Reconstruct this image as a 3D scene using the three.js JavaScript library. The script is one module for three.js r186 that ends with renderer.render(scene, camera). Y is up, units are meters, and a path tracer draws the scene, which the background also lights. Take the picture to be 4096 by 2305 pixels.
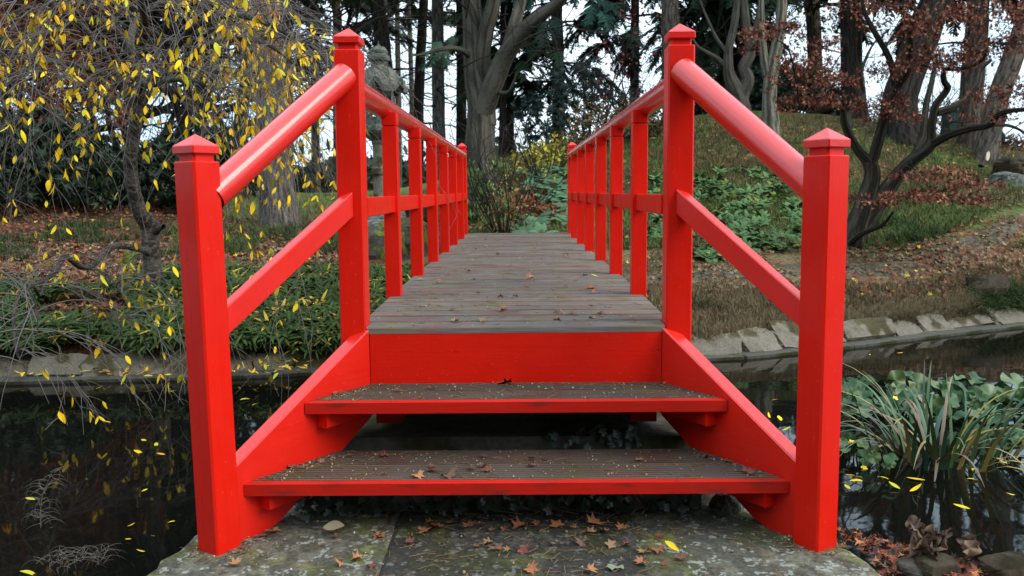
import * as THREE from 'three';
import { mergeGeometries } from 'three/addons/utils/BufferGeometryUtils.js';

// ---------- camera, sky, light, exposure ----------
const scene = new THREE.Scene();
const camera = new THREE.PerspectiveCamera(38.56, 1024 / 576, 0.05, 3000);
camera.position.set(0.0216, 1.337, 3.6338);
camera.rotation.set(-0.1168, 0.0096, -0.0093, 'YXZ');
camera.updateMatrixWorld(true);
camera.focus = 4.4;
camera.userData.fStop = 4.5;
const renderer = new THREE.WebGLRenderer();
renderer.toneMapping = THREE.LinearToneMapping;
renderer.toneMappingExposure = 1.22;
renderer.shadowMap.enabled = true;

const TAU = Math.PI * 2;
function rng(seed) { let a = seed >>> 0; return () => { a = (a + 0x6D2B79F5) | 0; let t = Math.imul(a ^ (a >>> 15), 1 | a); t = (t + Math.imul(t ^ (t >>> 7), 61 | t)) ^ t; return ((t ^ (t >>> 14)) >>> 0) / 4294967296; }; }
const V3 = (x, y, z) => new THREE.Vector3(x, y, z);
const mix = (a, b, t) => a + (b - a) * t;
const clamp = (x, a = 0, b = 1) => Math.min(b, Math.max(a, x));
const smooth = (a, b, x) => { const t = clamp((x - a) / (b - a)); return t * t * (3 - 2 * t); };
// periodic value noise
const PERM = new Float32Array(65536); { const r = rng(77); for (let i = 0; i < 65536; i++) PERM[i] = r(); }
function vn(x, y, px, py, s = 0) {
  let xi = Math.floor(x), yi = Math.floor(y); const fx = x - xi, fy = y - yi;
  const ux = fx * fx * (3 - 2 * fx), uy = fy * fy * (3 - 2 * fy);
  const wx = (i) => ((i % px) + px) % px, wy = (i) => ((i % py) + py) % py;
  const h = (a, b) => PERM[(wx(a) * 197 + wy(b) * 7919 + s * 3571 + wx(a) * wy(b) * 31) & 65535];
  return mix(mix(h(xi, yi), h(xi + 1, yi), ux), mix(h(xi, yi + 1), h(xi + 1, yi + 1), ux), uy);
}
function fbm(x, y, px, py, oct = 4, s = 0) { let a = 0, w = 0.5, t = 0; for (let o = 0; o < oct; o++) { a += w * vn(x, y, px, py, s + o * 13); t += w; x *= 2; y *= 2; px *= 2; py *= 2; w *= 0.5; } return a / t; }
const wn = (x, y, o = 3, s = 0) => fbm(x, y, 4096, 4096, o, s);   // noise over the world

{ // overcast sky: air and thin cloud only
  const W = 512, H = 256, d = new Float32Array(W * H * 4);
  for (let j = 0; j < H; j++) for (let i = 0; i < W; i++) {
    const el = ((j + 0.5) / H - 0.5) * Math.PI, s = Math.max(0, Math.sin(el));
    const n = fbm(i / W * 8, j / H * 6, 8, 6, 5, 3) - 0.5;
    const L = (1.08 + 1.1 * s) * (1 + 0.3 * n), b = clamp(0.5 - n * 1.6);
    const k = (j * W + i) * 4;
    if (el < -0.02) { d[k] = 0.10; d[k + 1] = 0.09; d[k + 2] = 0.07; }
    else { d[k] = L * (0.83 - 0.22 * b); d[k + 1] = L * (0.97 - 0.08 * b); d[k + 2] = L * 1.09; }
    d[k + 3] = 1;
  }
  const t = new THREE.DataTexture(d, W, H, THREE.RGBAFormat, THREE.FloatType);
  t.mapping = THREE.EquirectangularReflectionMapping; t.magFilter = THREE.LinearFilter; t.minFilter = THREE.LinearFilter; t.needsUpdate = true;
  scene.background = t; scene.environment = t;
}
const sun = new THREE.DirectionalLight(0xfff3e6, 2.3);
sun.position.set(15.5, 13, 6.5); sun.castShadow = true; sun.shadow.radius = 60;
Object.assign(sun.shadow.camera, { left: -25, right: 25, top: 25, bottom: -25, near: 0.5, far: 80 }); sun.shadow.mapSize.set(2048, 2048);
scene.add(sun, sun.target);

// ---------- where a pixel of the 4096 x 2305 photograph lies ----------
const FPX = 3294.16;
function rayDir(u, v) { return V3((u - 2048) / FPX, -(v - 1152.5) / FPX, -1).applyQuaternion(camera.quaternion); }
function P(u, v, D) { const d = rayDir(u, v); return camera.position.clone().addScaledVector(d, D / -d.z); }   // D metres away along -z
function onY(u, v, y) { const d = rayDir(u, v); return camera.position.clone().addScaledVector(d, (y - camera.position.y) / d.y); }

// ---------- terrain ----------
const WATER = -0.25;
const CTRL = [ // u, v, D
  [-400, 1475, 6.9], [0, 1455, 7.0], [500, 1450, 7.1], [950, 1420, 7.3], [1300, 1415, 7.4],
  [-400, 1200, 8.6], [0, 1190, 8.7], [625, 1228, 8.6], [900, 1210, 8.7], [1250, 1190, 8.9],
  [-400, 1080, 10], [0, 1085, 10], [500, 1075, 10.2], [900, 1040, 10.6], [1300, 1030, 10.8],
  [-600, 800, 14], [0, 800, 14.5], [400, 805, 15], [0, 620, 20], [400, 690, 22], [-800, 560, 22],
  [900, 860, 17], [1120, 912, 15], [1350, 900, 15], [1000, 800, 30], [1300, 795, 30], [700, 790, 32],
  [1520, 920, 12.5], [1500, 1080, 10.2], [1750, 850, 15], [1800, 770, 19],
  [2060, 975, 11.6], [2060, 905, 12.9], [2030, 770, 16], [2350, 850, 14.5], [2300, 960, 11.7],
  [1990, 640, 19.5], [2400, 560, 18.5], [2700, 490, 18], [3000, 470, 18], [3400, 476, 18.5], [3730, 534, 19], [4096, 610, 19.5], [4700, 700, 20],
  [2400, 720, 15.4], [2750, 720, 15], [3100, 690, 15], [3500, 700, 15], [3900, 720, 15.5], [4300, 730, 16],
  [2750, 960, 11], [3100, 960, 11], [3420, 1010, 11], [3700, 900, 12], [4000, 800, 13],
  [2500, 1115, 9.5], [2805, 1104, 9.6], [3404, 1077, 9.6], [3785, 995, 10.2], [4096, 875, 11.5], [4500, 790, 13],
  [2750, 1098, 9.9], [3404, 1050, 10.1], [3785, 960, 10.8],
  [2600, 1340, 7.9], [2914, 1344, 8.05], [3448, 1278, 8.8], [3731, 1262, 9.3], [4096, 1240, 9.8], [4700, 1190, 11],
  [3000, 1200, 8.8], [3600, 1130, 9.5], [4000, 1040, 10.2],
].map(([u, v, D]) => P(u, v, D)).concat([
  V3(-60, 1.1, -60), V3(0, 1.1, -60), V3(60, 1.4, -60), V3(-60, 1.6, -15), V3(60, 1.4, -15), V3(0, 1.2, -32), V3(20, 1.3, -34), V3(-20, 1.4, -34), V3(9, 1.9, -24), V3(3, 2.0, -22), V3(-30, 1.2, -3), V3(30, 0.6, -14)]);
const TPS = (() => { // thin-plate spline through the points
  const n = CTRL.length, N = n + 3, A = [], U = (r2) => r2 < 1e-9 ? 0 : 0.5 * r2 * Math.log(r2);
  for (let i = 0; i < N; i++) A.push(new Float64Array(N + 1));
  for (let i = 0; i < n; i++) {
    const p = CTRL[i];
    for (let j = 0; j < n; j++) A[i][j] = U((p.x - CTRL[j].x) ** 2 + (p.z - CTRL[j].z) ** 2) + (i === j ? 0.6 : 0);
    A[i][n] = A[n][i] = 1; A[i][n + 1] = A[n + 1][i] = p.x; A[i][n + 2] = A[n + 2][i] = p.z; A[i][N] = p.y;
  }
  for (let c = 0; c < N; c++) { let b = c; for (let r = c + 1; r < N; r++) if (Math.abs(A[r][c]) > Math.abs(A[b][c])) b = r; [A[c], A[b]] = [A[b], A[c]]; for (let r = c + 1; r < N; r++) { const f = A[r][c] / A[c][c]; if (f) for (let k = c; k <= N; k++) A[r][k] -= f * A[c][k]; } }
  const w = new Float64Array(N); for (let r = N - 1; r >= 0; r--) { let s = A[r][N]; for (let k = r + 1; k < N; k++) s -= A[r][k] * w[k]; w[r] = s / A[r][r]; }
  const full = (x, z) => { let s = w[n] + w[n + 1] * x + w[n + 2] * z; for (let i = 0; i < n; i++) { const dx = x - CTRL[i].x, dz = z - CTRL[i].z; s += w[i] * U(dx * dx + dz * dz); } return s; };
  const X0 = -36, Z0 = -46, S = 0.25, NXg = 289, NZg = 205, G = new Float32Array(NXg * NZg); for (let j = 0; j < NZg; j++) for (let i = 0; i < NXg; i++) G[j * NXg + i] = full(X0 + i * S, Z0 + j * S);
  return (x, z) => { const a = (x - X0) / S, b = (z - Z0) / S, i = Math.floor(a), j = Math.floor(b); if (i < 0 || j < 0 || i >= NXg - 1 || j >= NZg - 1) return full(x, z); const k = j * NXg + i, f = a - i, g = b - j; return mix(mix(G[k], G[k + 1], f), mix(G[k + NXg], G[k + NXg + 1], f), g); };
})();
const lerpLine = (L, x) => { if (x <= L[0][0]) return L[0][1]; for (let i = 1; i < L.length; i++) if (x <= L[i][0]) return mix(L[i - 1][1], L[i][1], (x - L[i - 1][0]) / (L[i][0] - L[i - 1][0])); return L[L.length - 1][1]; };
const FAR_EDGE = [[-40, -2.4], [-8, -3.0]].concat([[0, 1525], [500, 1512], [953, 1500]].map(([u, v]) => { const p = onY(u, v, WATER); return [p.x, p.z]; }), [[-0.9, -3.75], [0.9, -4.0]], [[2887, 1432], [3377, 1383], [3747, 1336], [4096, 1298]].map(([u, v]) => { const p = onY(u, v, WATER); return [p.x, p.z]; }), [[10, -8.0], [40, -14]]);
const NEAR_EDGE = [[-40, 3.2], [-4, 2.6], [-1.6, 2.3], [-1.2, 2.2], [-1.0, 0.2], [1.2, 0.1]].concat([[3345, 2085], [3513, 2132], [3622, 2165], [3731, 2192], [3894, 2236], [4096, 2263]].map(([u, v]) => { const p = onY(u, v, -0.06); return [p.x, p.z]; }), [[3.2, 1.3], [6, 1.6], [40, 2]]);
const zFar = (x) => lerpLine(FAR_EDGE, x), zNear = (x) => lerpLine(NEAR_EDGE, x);
function ground(x, z) {
  const zf = zFar(x), zn = zNear(x);
  if (z < zf + 0.02) {
    const far = Math.hypot(x, z + 20);
    let h = far > 75 ? 1.2 : mix(TPS(x, z), 1.2, smooth(45, 75, far));
    h += (wn(x * 1.7 + 9, z * 1.7, 3, 5) - 0.5) * 0.10 * smooth(0.2, 1.5, zf - z);
    return mix(-0.75, Math.max(h, -0.10), smooth(-0.02, 0.22, zf - z));
  }
  if (z > zn) return mix(-0.75, -0.055 + 0.055 * smooth(0.3, 2, z - zn) + (wn(x * 3, z * 3, 2, 6) - 0.5) * 0.05, smooth(0, 0.16, z - zn));
  return -0.75;
}
function onGround(u, v) { const d = rayDir(u, v); let t = 2, p; for (let i = 0; i < 400; i++) { p = camera.position.clone().addScaledVector(d, t); const g = p.y - ground(p.x, p.z); if (g < 0.004) break; t += Math.max(0.01, g * 0.5); if (t > 300) break; } return p; }
const project = (p) => { const q = p.clone().project(camera); return [(q.x + 1) * 2048, (1 - q.y) * 1152.5]; };

// ---------- naming ----------
const used = {};
function numbered(n) { if (used[n] === undefined) { used[n] = 0; return n; } used[n]++; return n + '_' + String(used[n]).padStart(3, '0'); }
function shade(o) { o.traverse((m) => { if (m.isMesh) { m.castShadow = m.receiveShadow = true; } }); return o; }
function tag(o, label, category, group, kind) { if (label) o.userData.label = label; if (category) o.userData.category = category; if (group) o.userData.group = group; if (kind) o.userData.kind = kind; return o; }
function thing(name, label, category, pos, turn = 0, group) { const o = new THREE.Group(); o.name = numbered(name); if (pos) o.position.copy(pos); o.rotation.y = turn; scene.add(o); return tag(o, label, category, group); }
function mesh(name, geo, mat, parent, label) { const m = new THREE.Mesh(geo, mat); m.name = parent === scene ? numbered(name) : name; m.castShadow = m.receiveShadow = true; parent.add(m); if (label) m.userData.label = label; return m; }
function instanced(name, geo, mat, mats, cols, parent, label, category) {
  const m = new THREE.InstancedMesh(geo, mat, mats.length); m.name = parent === scene ? numbered(name) : name; m.castShadow = m.receiveShadow = true;
  mats.forEach((x, i) => m.setMatrixAt(i, x)); if (cols) cols.forEach((c, i) => m.setColorAt(i, c));
  parent.add(m); m.userData.kind = 'stuff'; tag(m, label, category); return m;
}
const C = (r, g, b) => new THREE.Color().setRGB(r, g, b);
const MX = (p, e, s) => new THREE.Matrix4().compose(p, e.isQuaternion ? e : new THREE.Quaternion().setFromEuler(e), typeof s === 'number' ? V3(s, s, s) : s);
const EU = (x, y, z, o = 'YXZ') => new THREE.Euler(x, y, z, o);

// ---------- textures ----------
function dataTex(n, f, color = true, h = n) {
  const d = new Uint8Array(n * h * 4);
  const s = (c) => Math.round(255 * (color ? (c <= 0.0031308 ? 12.92 * c : 1.055 * Math.pow(c, 1 / 2.4) - 0.055) : c));
  for (let j = 0; j < h; j++) for (let i = 0; i < n; i++) { const c = f(i / n, j / h), k = (j * n + i) * 4; if (typeof c === 'number') d[k] = d[k + 1] = d[k + 2] = s(clamp(c)); else { d[k] = s(clamp(c[0])); d[k + 1] = s(clamp(c[1])); d[k + 2] = s(clamp(c[2])); } d[k + 3] = 255; }
  const t = new THREE.DataTexture(d, n, h, THREE.RGBAFormat); t.wrapS = t.wrapT = THREE.RepeatWrapping; t.magFilter = THREE.LinearFilter; t.minFilter = THREE.LinearMipmapLinearFilter; t.generateMipmaps = true;
  if (color) t.colorSpace = THREE.SRGBColorSpace; t.needsUpdate = true; return t;
}
const rep = (t, x, y = x) => { t.repeat.set(x, y); return t; };
const grainH = (x, y, s) => fbm(x * 3, y * 70, 3, 70, 3, s) * 0.6 + fbm(x * 9, y * 200, 9, 200, 2, s + 5) * 0.4;   // streaks along u
const M = {};
M.paint = new THREE.MeshPhysicalMaterial({ color: 0xffffff, roughness: 0.45, specularIntensity: 0.3, clearcoat: 0.16, clearcoatRoughness: 0.1,
  map: rep(dataTex(512, (x, y) => { const g = grainH(x, y, 2), m = fbm(x * 6, y * 6, 6, 6, 4, 9), sp = fbm(x * 90, y * 90, 90, 90, 2, 4);
    const crack = grainH(x, y, 31) > 0.76 && m > 0.6 ? 0.7 : 1; const k = (0.93 + 0.14 * (m - 0.5) + 0.10 * (g - 0.5)) * crack; const chip = sp > 0.875 ? 0.10 : 0; return [0.70 * k + chip * 0.1, 0.0115 * k + chip * 0.3, 0.0035 * k + chip * 0.28]; }), 1.1),
  bumpMap: rep(dataTex(512, (x, y) => grainH(x, y, 2) * 0.7 + fbm(x * 40, y * 40, 40, 40, 3, 8) * 0.5, false), 1.1), bumpScale: 0.0008,
  roughnessMap: rep(dataTex(256, (x, y) => 0.6 + 0.6 * fbm(x * 12, y * 12, 12, 12, 4, 21), false), 1.1) });
M.paintRail = M.paint.clone(); M.paintRail.clearcoat = 1; M.paintRail.clearcoatRoughness = 0.16; M.paintRail.specularIntensity = 0.6; M.paintRail.bumpScale = 0.0012;
M.paintTop = M.paint.clone(); M.paintTop.clearcoat = 0.5; M.paintTop.clearcoatRoughness = 0.25; M.paintTop.specularIntensity = 0.5;
const paintOld = M.paint.clone();   // the scuffed fronts of the treads
paintOld.map = rep(dataTex(512, (x, y) => { const g = grainH(x, y, 12), m = fbm(x * 5, y * 12, 5, 12, 4, 19), k = 0.9 + 0.35 * (g - 0.5); const w = smooth(0.52, 0.72, m * 0.6 + g * 0.42); return [mix(0.52, 0.24, w) * k, mix(0.012, 0.018, w) * k, mix(0.005, 0.010, w) * k]; }), 1.2);
paintOld.roughness = 0.55; paintOld.clearcoat = 0.15; M.paintOld = paintOld;
M.deck = new THREE.MeshPhysicalMaterial({ specularIntensity: 0.25, roughness: 0.9, vertexColors: true,
  map: rep(dataTex(512, (x, y) => { const g = grainH(x, y, 41), m = fbm(x * 5, y * 9, 5, 9, 4, 3), r = smooth(0.52, 0.7, fbm(x * 4, y * 7, 4, 7, 4, 55)), gr = smooth(0.58, 0.75, fbm(x * 7, y * 7, 7, 7, 4, 75)); let k = 0.55 + 0.7 * m + 0.6 * (g - 0.5); const c = [0.185 * k, 0.165 * k, 0.146 * k]; return [c[0] * (1 + r * 0.08), c[1] * (1 - r * 0.20), c[2] * (1 - r * 0.22) * (1 - gr * 0.25)]; }), 0.9),
  bumpMap: rep(dataTex(512, (x, y) => grainH(x, y, 41), false), 0.9), bumpScale: 0.003 });
M.slab = new THREE.MeshPhysicalMaterial({ specularIntensity: 0.25, roughness: 0.88,
  map: rep(dataTex(1024, (x, y) => { // sandstone with dark damp stains, green algae and pale round lichens
    const a = fbm(x * 5, y * 5, 5, 5, 5, 1), b = fbm(x * 9, y * 9, 9, 9, 6, 2), f = fbm(x * 170, y * 170, 170, 170, 2, 3);
    let c = [0.135, 0.125, 0.095]; const gr = smooth(0.45, 0.62, b); c = [mix(c[0], 0.125, gr), mix(c[1], 0.125, gr), mix(c[2], 0.045, gr)];
    const dk = smooth(0.46, 0.56, a * 0.45 + fbm(x * 34, y * 34, 34, 34, 4, 7) * 0.58); c = c.map((q, i) => mix(q, [0.045, 0.042, 0.034][i], dk * 0.62));
    const li = smooth(0.66, 0.69, fbm(x * 60, y * 60, 60, 60, 2, 33)) * smooth(0.40, 0.5, f); c = c.map((q, i) => mix(q, [0.30, 0.30, 0.26][i], li * 0.6));
    return c.map((q) => q * (0.5 + 0.75 * f)); }), 0.55),
  bumpMap: rep(dataTex(512, (x, y) => fbm(x * 60, y * 60, 60, 60, 3, 3) * 0.7 + fbm(x * 5, y * 5, 5, 5, 2, 1) * 0.3, false), 0.55), bumpScale: 0.012 });
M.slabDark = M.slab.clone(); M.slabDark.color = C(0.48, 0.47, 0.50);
M.stone = new THREE.MeshPhysicalMaterial({ specularIntensity: 0.25, roughness: 0.92,
  map: rep(dataTex(512, (x, y) => { const a = fbm(x * 4, y * 4, 4, 4, 5, 11), f = fbm(x * 110, y * 110, 110, 110, 2, 13), g = smooth(0.44, 0.62, fbm(x * 6, y * 6, 6, 6, 5, 17)); const k = 0.55 + 0.65 * a + 0.5 * (f - 0.5); return [mix(0.175, 0.065, g) * k, mix(0.152, 0.053, g) * k, mix(0.115, 0.026, g) * k]; }), 0.9),
  bumpMap: rep(dataTex(512, (x, y) => fbm(x * 8, y * 8, 8, 8, 6, 11), false), 0.9), bumpScale: 0.03 });
M.granite = new THREE.MeshPhysicalMaterial({ specularIntensity: 0.25, roughness: 0.95,
  map: rep(dataTex(512, (x, y) => { const a = fbm(x * 5, y * 5, 5, 5, 5, 61), f = fbm(x * 70, y * 70, 70, 70, 2, 63), g = smooth(0.48, 0.66, fbm(x * 9, y * 9, 9, 9, 4, 67)); const k = 0.5 + 0.6 * a + 0.9 * (f - 0.5); return [mix(0.155, 0.075, g) * k, mix(0.16, 0.088, g) * k, mix(0.14, 0.062, g) * k]; }), 1.3),
  bumpMap: rep(dataTex(512, (x, y) => fbm(x * 30, y * 30, 30, 30, 4, 63), false), 1.3), bumpScale: 0.015 });
M.concrete = new THREE.MeshPhysicalMaterial({ specularIntensity: 0.25, roughness: 0.95, map: rep(dataTex(512, (x, y) => { const a = fbm(x * 6, y * 6, 6, 6, 5, 71), f = fbm(x * 60, y * 60, 60, 60, 2, 73), g = smooth(0.45, 0.65, fbm(x * 4, y * 4, 4, 4, 4, 79)); const k = 0.6 + 0.6 * a + 0.5 * (f - 0.5); return [mix(0.085, 0.045, g) * k, mix(0.078, 0.045, g) * k, mix(0.062, 0.02, g) * k]; }), 0.9), bumpMap: rep(dataTex(256, (x, y) => fbm(x * 20, y * 20, 20, 20, 4, 71), false), 0.9), bumpScale: 0.01 });
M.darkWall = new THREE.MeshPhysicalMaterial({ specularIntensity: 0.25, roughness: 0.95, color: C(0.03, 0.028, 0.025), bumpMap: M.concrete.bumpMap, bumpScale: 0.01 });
function bark(r, g, b, s, ridge = 1, fx = 7, fy = 2) {
  const h = (x, y) => { const w = fbm(x * 4, y * 3, 4, 3, 3, s + 3) * 0.5; return fbm((x + w * 0.12) * fx * 2, y * fy * 2, fx * 2, fy * 2, 5, s) * 0.75 + fbm(x * 40, y * 20, 40, 20, 3, s + 7) * 0.25; };
  return new THREE.MeshPhysicalMaterial({ specularIntensity: 0.25, roughness: 0.96, map: dataTex(256, (x, y) => { const q = smooth(0.3, 0.68, h(x, y)), m = fbm(x * 3, y * 3, 3, 3, 4, s + 9); const k = (0.35 + 0.95 * q) * (0.65 + 0.7 * m); return [r * k, g * k * (1 + 0.15 * (m - 0.5)), b * k]; }), bumpMap: dataTex(256, (x, y) => h(x, y), false), bumpScale: 0.05 * ridge });
}
M.barkDark = bark(0.042, 0.035, 0.029, 101); M.barkBrown = bark(0.125, 0.100, 0.080, 103); M.barkPine = bark(0.24, 0.115, 0.065, 105, 1.3);
M.barkGrey = bark(0.080, 0.070, 0.055, 107, 0.35, 5, 0.5); M.barkPale = bark(0.17, 0.155, 0.115, 109, 0.7, 6, 1); M.barkMaple = bark(0.050, 0.044, 0.032, 111, 0.5, 6, 1); M.barkCherry = bark(0.11, 0.094, 0.08, 113, 0.5, 2, 7); M.barkGreyRidge = bark(0.16, 0.138, 0.12, 115, 1.2, 8, 2);
M.twig = new THREE.MeshPhysicalMaterial({ specularIntensity: 0.25, color: C(0.13, 0.113, 0.10), roughness: 0.9 });
M.twigDark = new THREE.MeshPhysicalMaterial({ specularIntensity: 0.25, color: C(0.032, 0.026, 0.022), roughness: 0.95 });
M.soil = new THREE.MeshPhysicalMaterial({ specularIntensity: 0.25, roughness: 1, vertexColors: true, map: dataTex(1024, (x, y) => { const f = fbm(x * 90, y * 90, 90, 90, 3, 201), a = fbm(x * 14, y * 14, 14, 14, 5, 203), l = smooth(0.55, 0.62, fbm(x * 60, y * 60, 60, 60, 2, 207)); const k = 0.25 + 0.8 * a + 0.9 * (f - 0.4); return [clamp(k + l * 0.45), clamp(k + l * 0.30), clamp(k + l * 0.15)]; }), bumpMap: dataTex(512, (x, y) => fbm(x * 50, y * 50, 50, 50, 4, 201), false), bumpScale: 0.06 });
M.leaf = new THREE.MeshPhysicalMaterial({ specularIntensity: 0.25, roughness: 0.65, transmission: 0, side: THREE.DoubleSide });
M.glossLeaf = new THREE.MeshPhysicalMaterial({ specularIntensity: 0.5, roughness: 0.42, side: THREE.DoubleSide, vertexColors: false });
M.water = new THREE.MeshPhysicalMaterial({ color: C(0.004, 0.004, 0.003), roughness: 0.035, ior: 1.33, metalness: 0, bumpMap: rep(dataTex(512, (x, y) => fbm(x * 10, y * 14, 10, 14, 3, 301) * 0.8 + fbm(x * 36, y * 50, 36, 50, 2, 305) * 0.2, false), 0.22), bumpScale: 0.0022 });

// ---------- geometry tools ----------
function metreUV(g, along = 'x', off = 0) { // box-projected uv in metres, u along the grain
  g = g.index ? g.toNonIndexed() : g; g.computeVertexNormals(); const p = g.attributes.position, n = g.attributes.normal, uv = new Float32Array(p.count * 2);
  for (let i = 0; i < p.count; i += 3) {
    let ax = 0, ay = 0, az = 0; for (let k = 0; k < 3; k++) { ax += Math.abs(n.getX(i + k)); ay += Math.abs(n.getY(i + k)); az += Math.abs(n.getZ(i + k)); }
    const d = ax >= ay && ax >= az ? 'x' : ay >= az ? 'y' : 'z', rest = ['x', 'y', 'z'].filter((q) => q !== d); const u = rest.includes(along) ? along : rest[0], w = rest.find((q) => q !== u);
    for (let k = 0; k < 3; k++) { const c = { x: p.getX(i + k), y: p.getY(i + k), z: p.getZ(i + k) }; uv[(i + k) * 2] = c[u] + off; uv[(i + k) * 2 + 1] = c[w] + off * 0.37 + (d === 'x' ? 0.31 : d === 'y' ? 0.62 : 0); }
  }
  g.setAttribute('uv', new THREE.BufferAttribute(uv, 2)); return g;
}
function hull8(b, t, uvAlong, off) { // two loops of equal length: bottom b, top t (arrays of Vector3, counter-clockwise seen from above)
  const pos = [], n = b.length, q = (A, B, Cc) => pos.push(A.x, A.y, A.z, B.x, B.y, B.z, Cc.x, Cc.y, Cc.z);
  for (let i = 0; i < n; i++) { const j = (i + 1) % n; q(b[i], b[j], t[j]); q(b[i], t[j], t[i]); }
  for (let i = 1; i < n - 1; i++) { q(t[0], t[i], t[i + 1]); q(b[0], b[i + 1], b[i]); }
  const g = new THREE.BufferGeometry(); g.setAttribute('position', new THREE.Float32BufferAttribute(pos, 3)); return metreUV(g, uvAlong, off);
}
const sq = (hx, hz, y, ch = 0) => ch ? [V3(-hx + ch, y, hz), V3(hx - ch, y, hz), V3(hx, y, hz - ch), V3(hx, y, -hz + ch), V3(hx - ch, y, -hz), V3(-hx + ch, y, -hz), V3(-hx, y, -hz + ch), V3(-hx, y, hz - ch)] : [V3(-hx, y, hz), V3(hx, y, hz), V3(hx, y, -hz), V3(-hx, y, -hz)];
function stack(levels, ch, off) { // levels: [half, y] -> one closed square-section turning with arrises
  const gs = []; const L = levels.map(([h, y]) => sq(h, h, y, h > 0.01 ? Math.min(ch, h * 0.3) : 0.0005));
  const pos = [], q = (A, B, D) => pos.push(A.x, A.y, A.z, B.x, B.y, B.z, D.x, D.y, D.z);
  for (let k = 0; k + 1 < L.length; k++) for (let i = 0; i < 8; i++) { const j = (i + 1) % 8, b = L[k], t = L[k + 1]; q(b[i], b[j], t[j]); q(b[i], t[j], t[i]); }
  for (let i = 1; i < 7; i++) { q(L[0][0], L[0][i + 1], L[0][i]); const t = L[L.length - 1]; q(t[0], t[i], t[i + 1]); }
  const g = new THREE.BufferGeometry(); g.setAttribute('position', new THREE.Float32BufferAttribute(pos, 3)); return metreUV(g, 'y', off);
}
function bar(a, b, w, h, ch = 0.004, up = V3(0, 1, 0), off = 0, cutA, cutB) { // timber from a to b: w across, h in the up direction; ends plumb
  const d = b.clone().sub(a), L = d.length(); d.normalize(); const flat = V3(d.x, 0, d.z).normalize(); const s = V3(flat.z, 0, -flat.x).multiplyScalar(-1);
  const hw = w / 2, hh = h / 2, prof = [[-hw + ch, -hh], [hw - ch, -hh], [hw, -hh + ch], [hw, hh - ch], [hw - ch, hh], [-hw + ch, hh], [-hw, hh - ch], [-hw, -hh + ch]];
  const N = 6, pos = [], rings = [];
  for (let k = 0; k <= N; k++) { const c = a.clone().lerp(b, k / N); rings.push(prof.map(([x, y]) => c.clone().addScaledVector(s, x).add(V3(0, y, 0)))); }
  const q = (A, B, D) => pos.push(A.x, A.y, A.z, B.x, B.y, B.z, D.x, D.y, D.z), uv = [];
  const U = (k, i, e) => { uv.push(k / N * L + off, (i + e) * 0.05 + off); };
  for (let k = 0; k < N; k++) for (let i = 0; i < 8; i++) { const j = (i + 1) % 8, A = rings[k], B = rings[k + 1]; q(A[i], B[j], A[j]); U(k, i, 0); U(k + 1, i, 1); U(k, i, 1); q(A[i], B[i], B[j]); U(k, i, 0); U(k + 1, i, 0); U(k + 1, i, 1); }
  for (let i = 1; i < 7; i++) { q(rings[0][0], rings[0][i], rings[0][i + 1]); const t = rings[N]; q(t[0], t[i + 1], t[i]); for (let z = 0; z < 6; z++) uv.push(off + 0.01 * z, off + 0.02 * i); }
  const g = new THREE.BufferGeometry(); g.setAttribute('position', new THREE.Float32BufferAttribute(pos, 3)); g.setAttribute('uv', new THREE.Float32BufferAttribute(uv, 2)); g.computeVertexNormals(); return g;
}
class GB { // collects tubes and faces into one geometry
  constructor() { this.p = []; this.n = []; this.u = []; this.i = []; }
  tube(pts, rad, seg = 6, rough = 0, seed = 0, us = 1) { // pts Vector3[], rad number[] ; parallel frames
    let nrm = null; const base = this.p.length / 3; let len = 0; const T = V3(), Bn = V3(); const R0 = Math.max(rad[0], 0.02) * TAU;
    for (let k = 0; k < pts.length; k++) {
      T.copy(pts[Math.min(k + 1, pts.length - 1)]).sub(pts[Math.max(k - 1, 0)]).normalize();
      if (!nrm) { nrm = Math.abs(T.y) < 0.9 ? V3(0, 1, 0) : V3(1, 0, 0); }
      nrm = nrm.clone().addScaledVector(T, -nrm.dot(T)).normalize(); Bn.crossVectors(T, nrm);
      if (k) len += pts[k].distanceTo(pts[k - 1]);
      for (let j = 0; j <= seg; j++) {
        const a = j / seg * TAU, c = Math.cos(a), s = Math.sin(a); let r = rad[k];
        if (rough) { const jj = j % seg; r *= 1 + rough * (vn(jj * 0.9 + seed, len * 3, 4096, 4096, seed & 63) + 0.5 * vn(jj * 1.7, len * 8, 4096, 4096, 9) - 0.75) * 2; }
        const x = nrm.x * c + Bn.x * s, y = nrm.y * c + Bn.y * s, z = nrm.z * c + Bn.z * s;
        this.p.push(pts[k].x + x * r, pts[k].y + y * r, pts[k].z + z * r); this.n.push(x, y, z); this.u.push(j / seg * Math.max(1, Math.round(R0)) * us, len * us);
      }
    }
    const w = seg + 1;
    for (let k = 0; k + 1 < pts.length; k++) for (let j = 0; j < seg; j++) { const a = base + k * w + j; this.i.push(a, a + 1, a + w, a + 1, a + w + 1, a + w); }
    return this;
  }
  geo() { const g = new THREE.BufferGeometry(); g.setAttribute('position', new THREE.Float32BufferAttribute(this.p, 3)); g.setAttribute('normal', new THREE.Float32BufferAttribute(this.n, 3)); g.setAttribute('uv', new THREE.Float32BufferAttribute(this.u, 2)); g.setIndex(this.i); return g; }
  get empty() { return !this.i.length; }
}
const curve = (pts, n) => new THREE.CatmullRomCurve3(pts, false, 'centripetal').getPoints(n);
const radii = (r, n) => { const o = []; for (let i = 0; i <= n; i++) { const t = i / n * (r.length - 1), k = Math.min(r.length - 2, Math.floor(t)); o.push(mix(r[k], r[k + 1], t - k)); } return o; };
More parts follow.
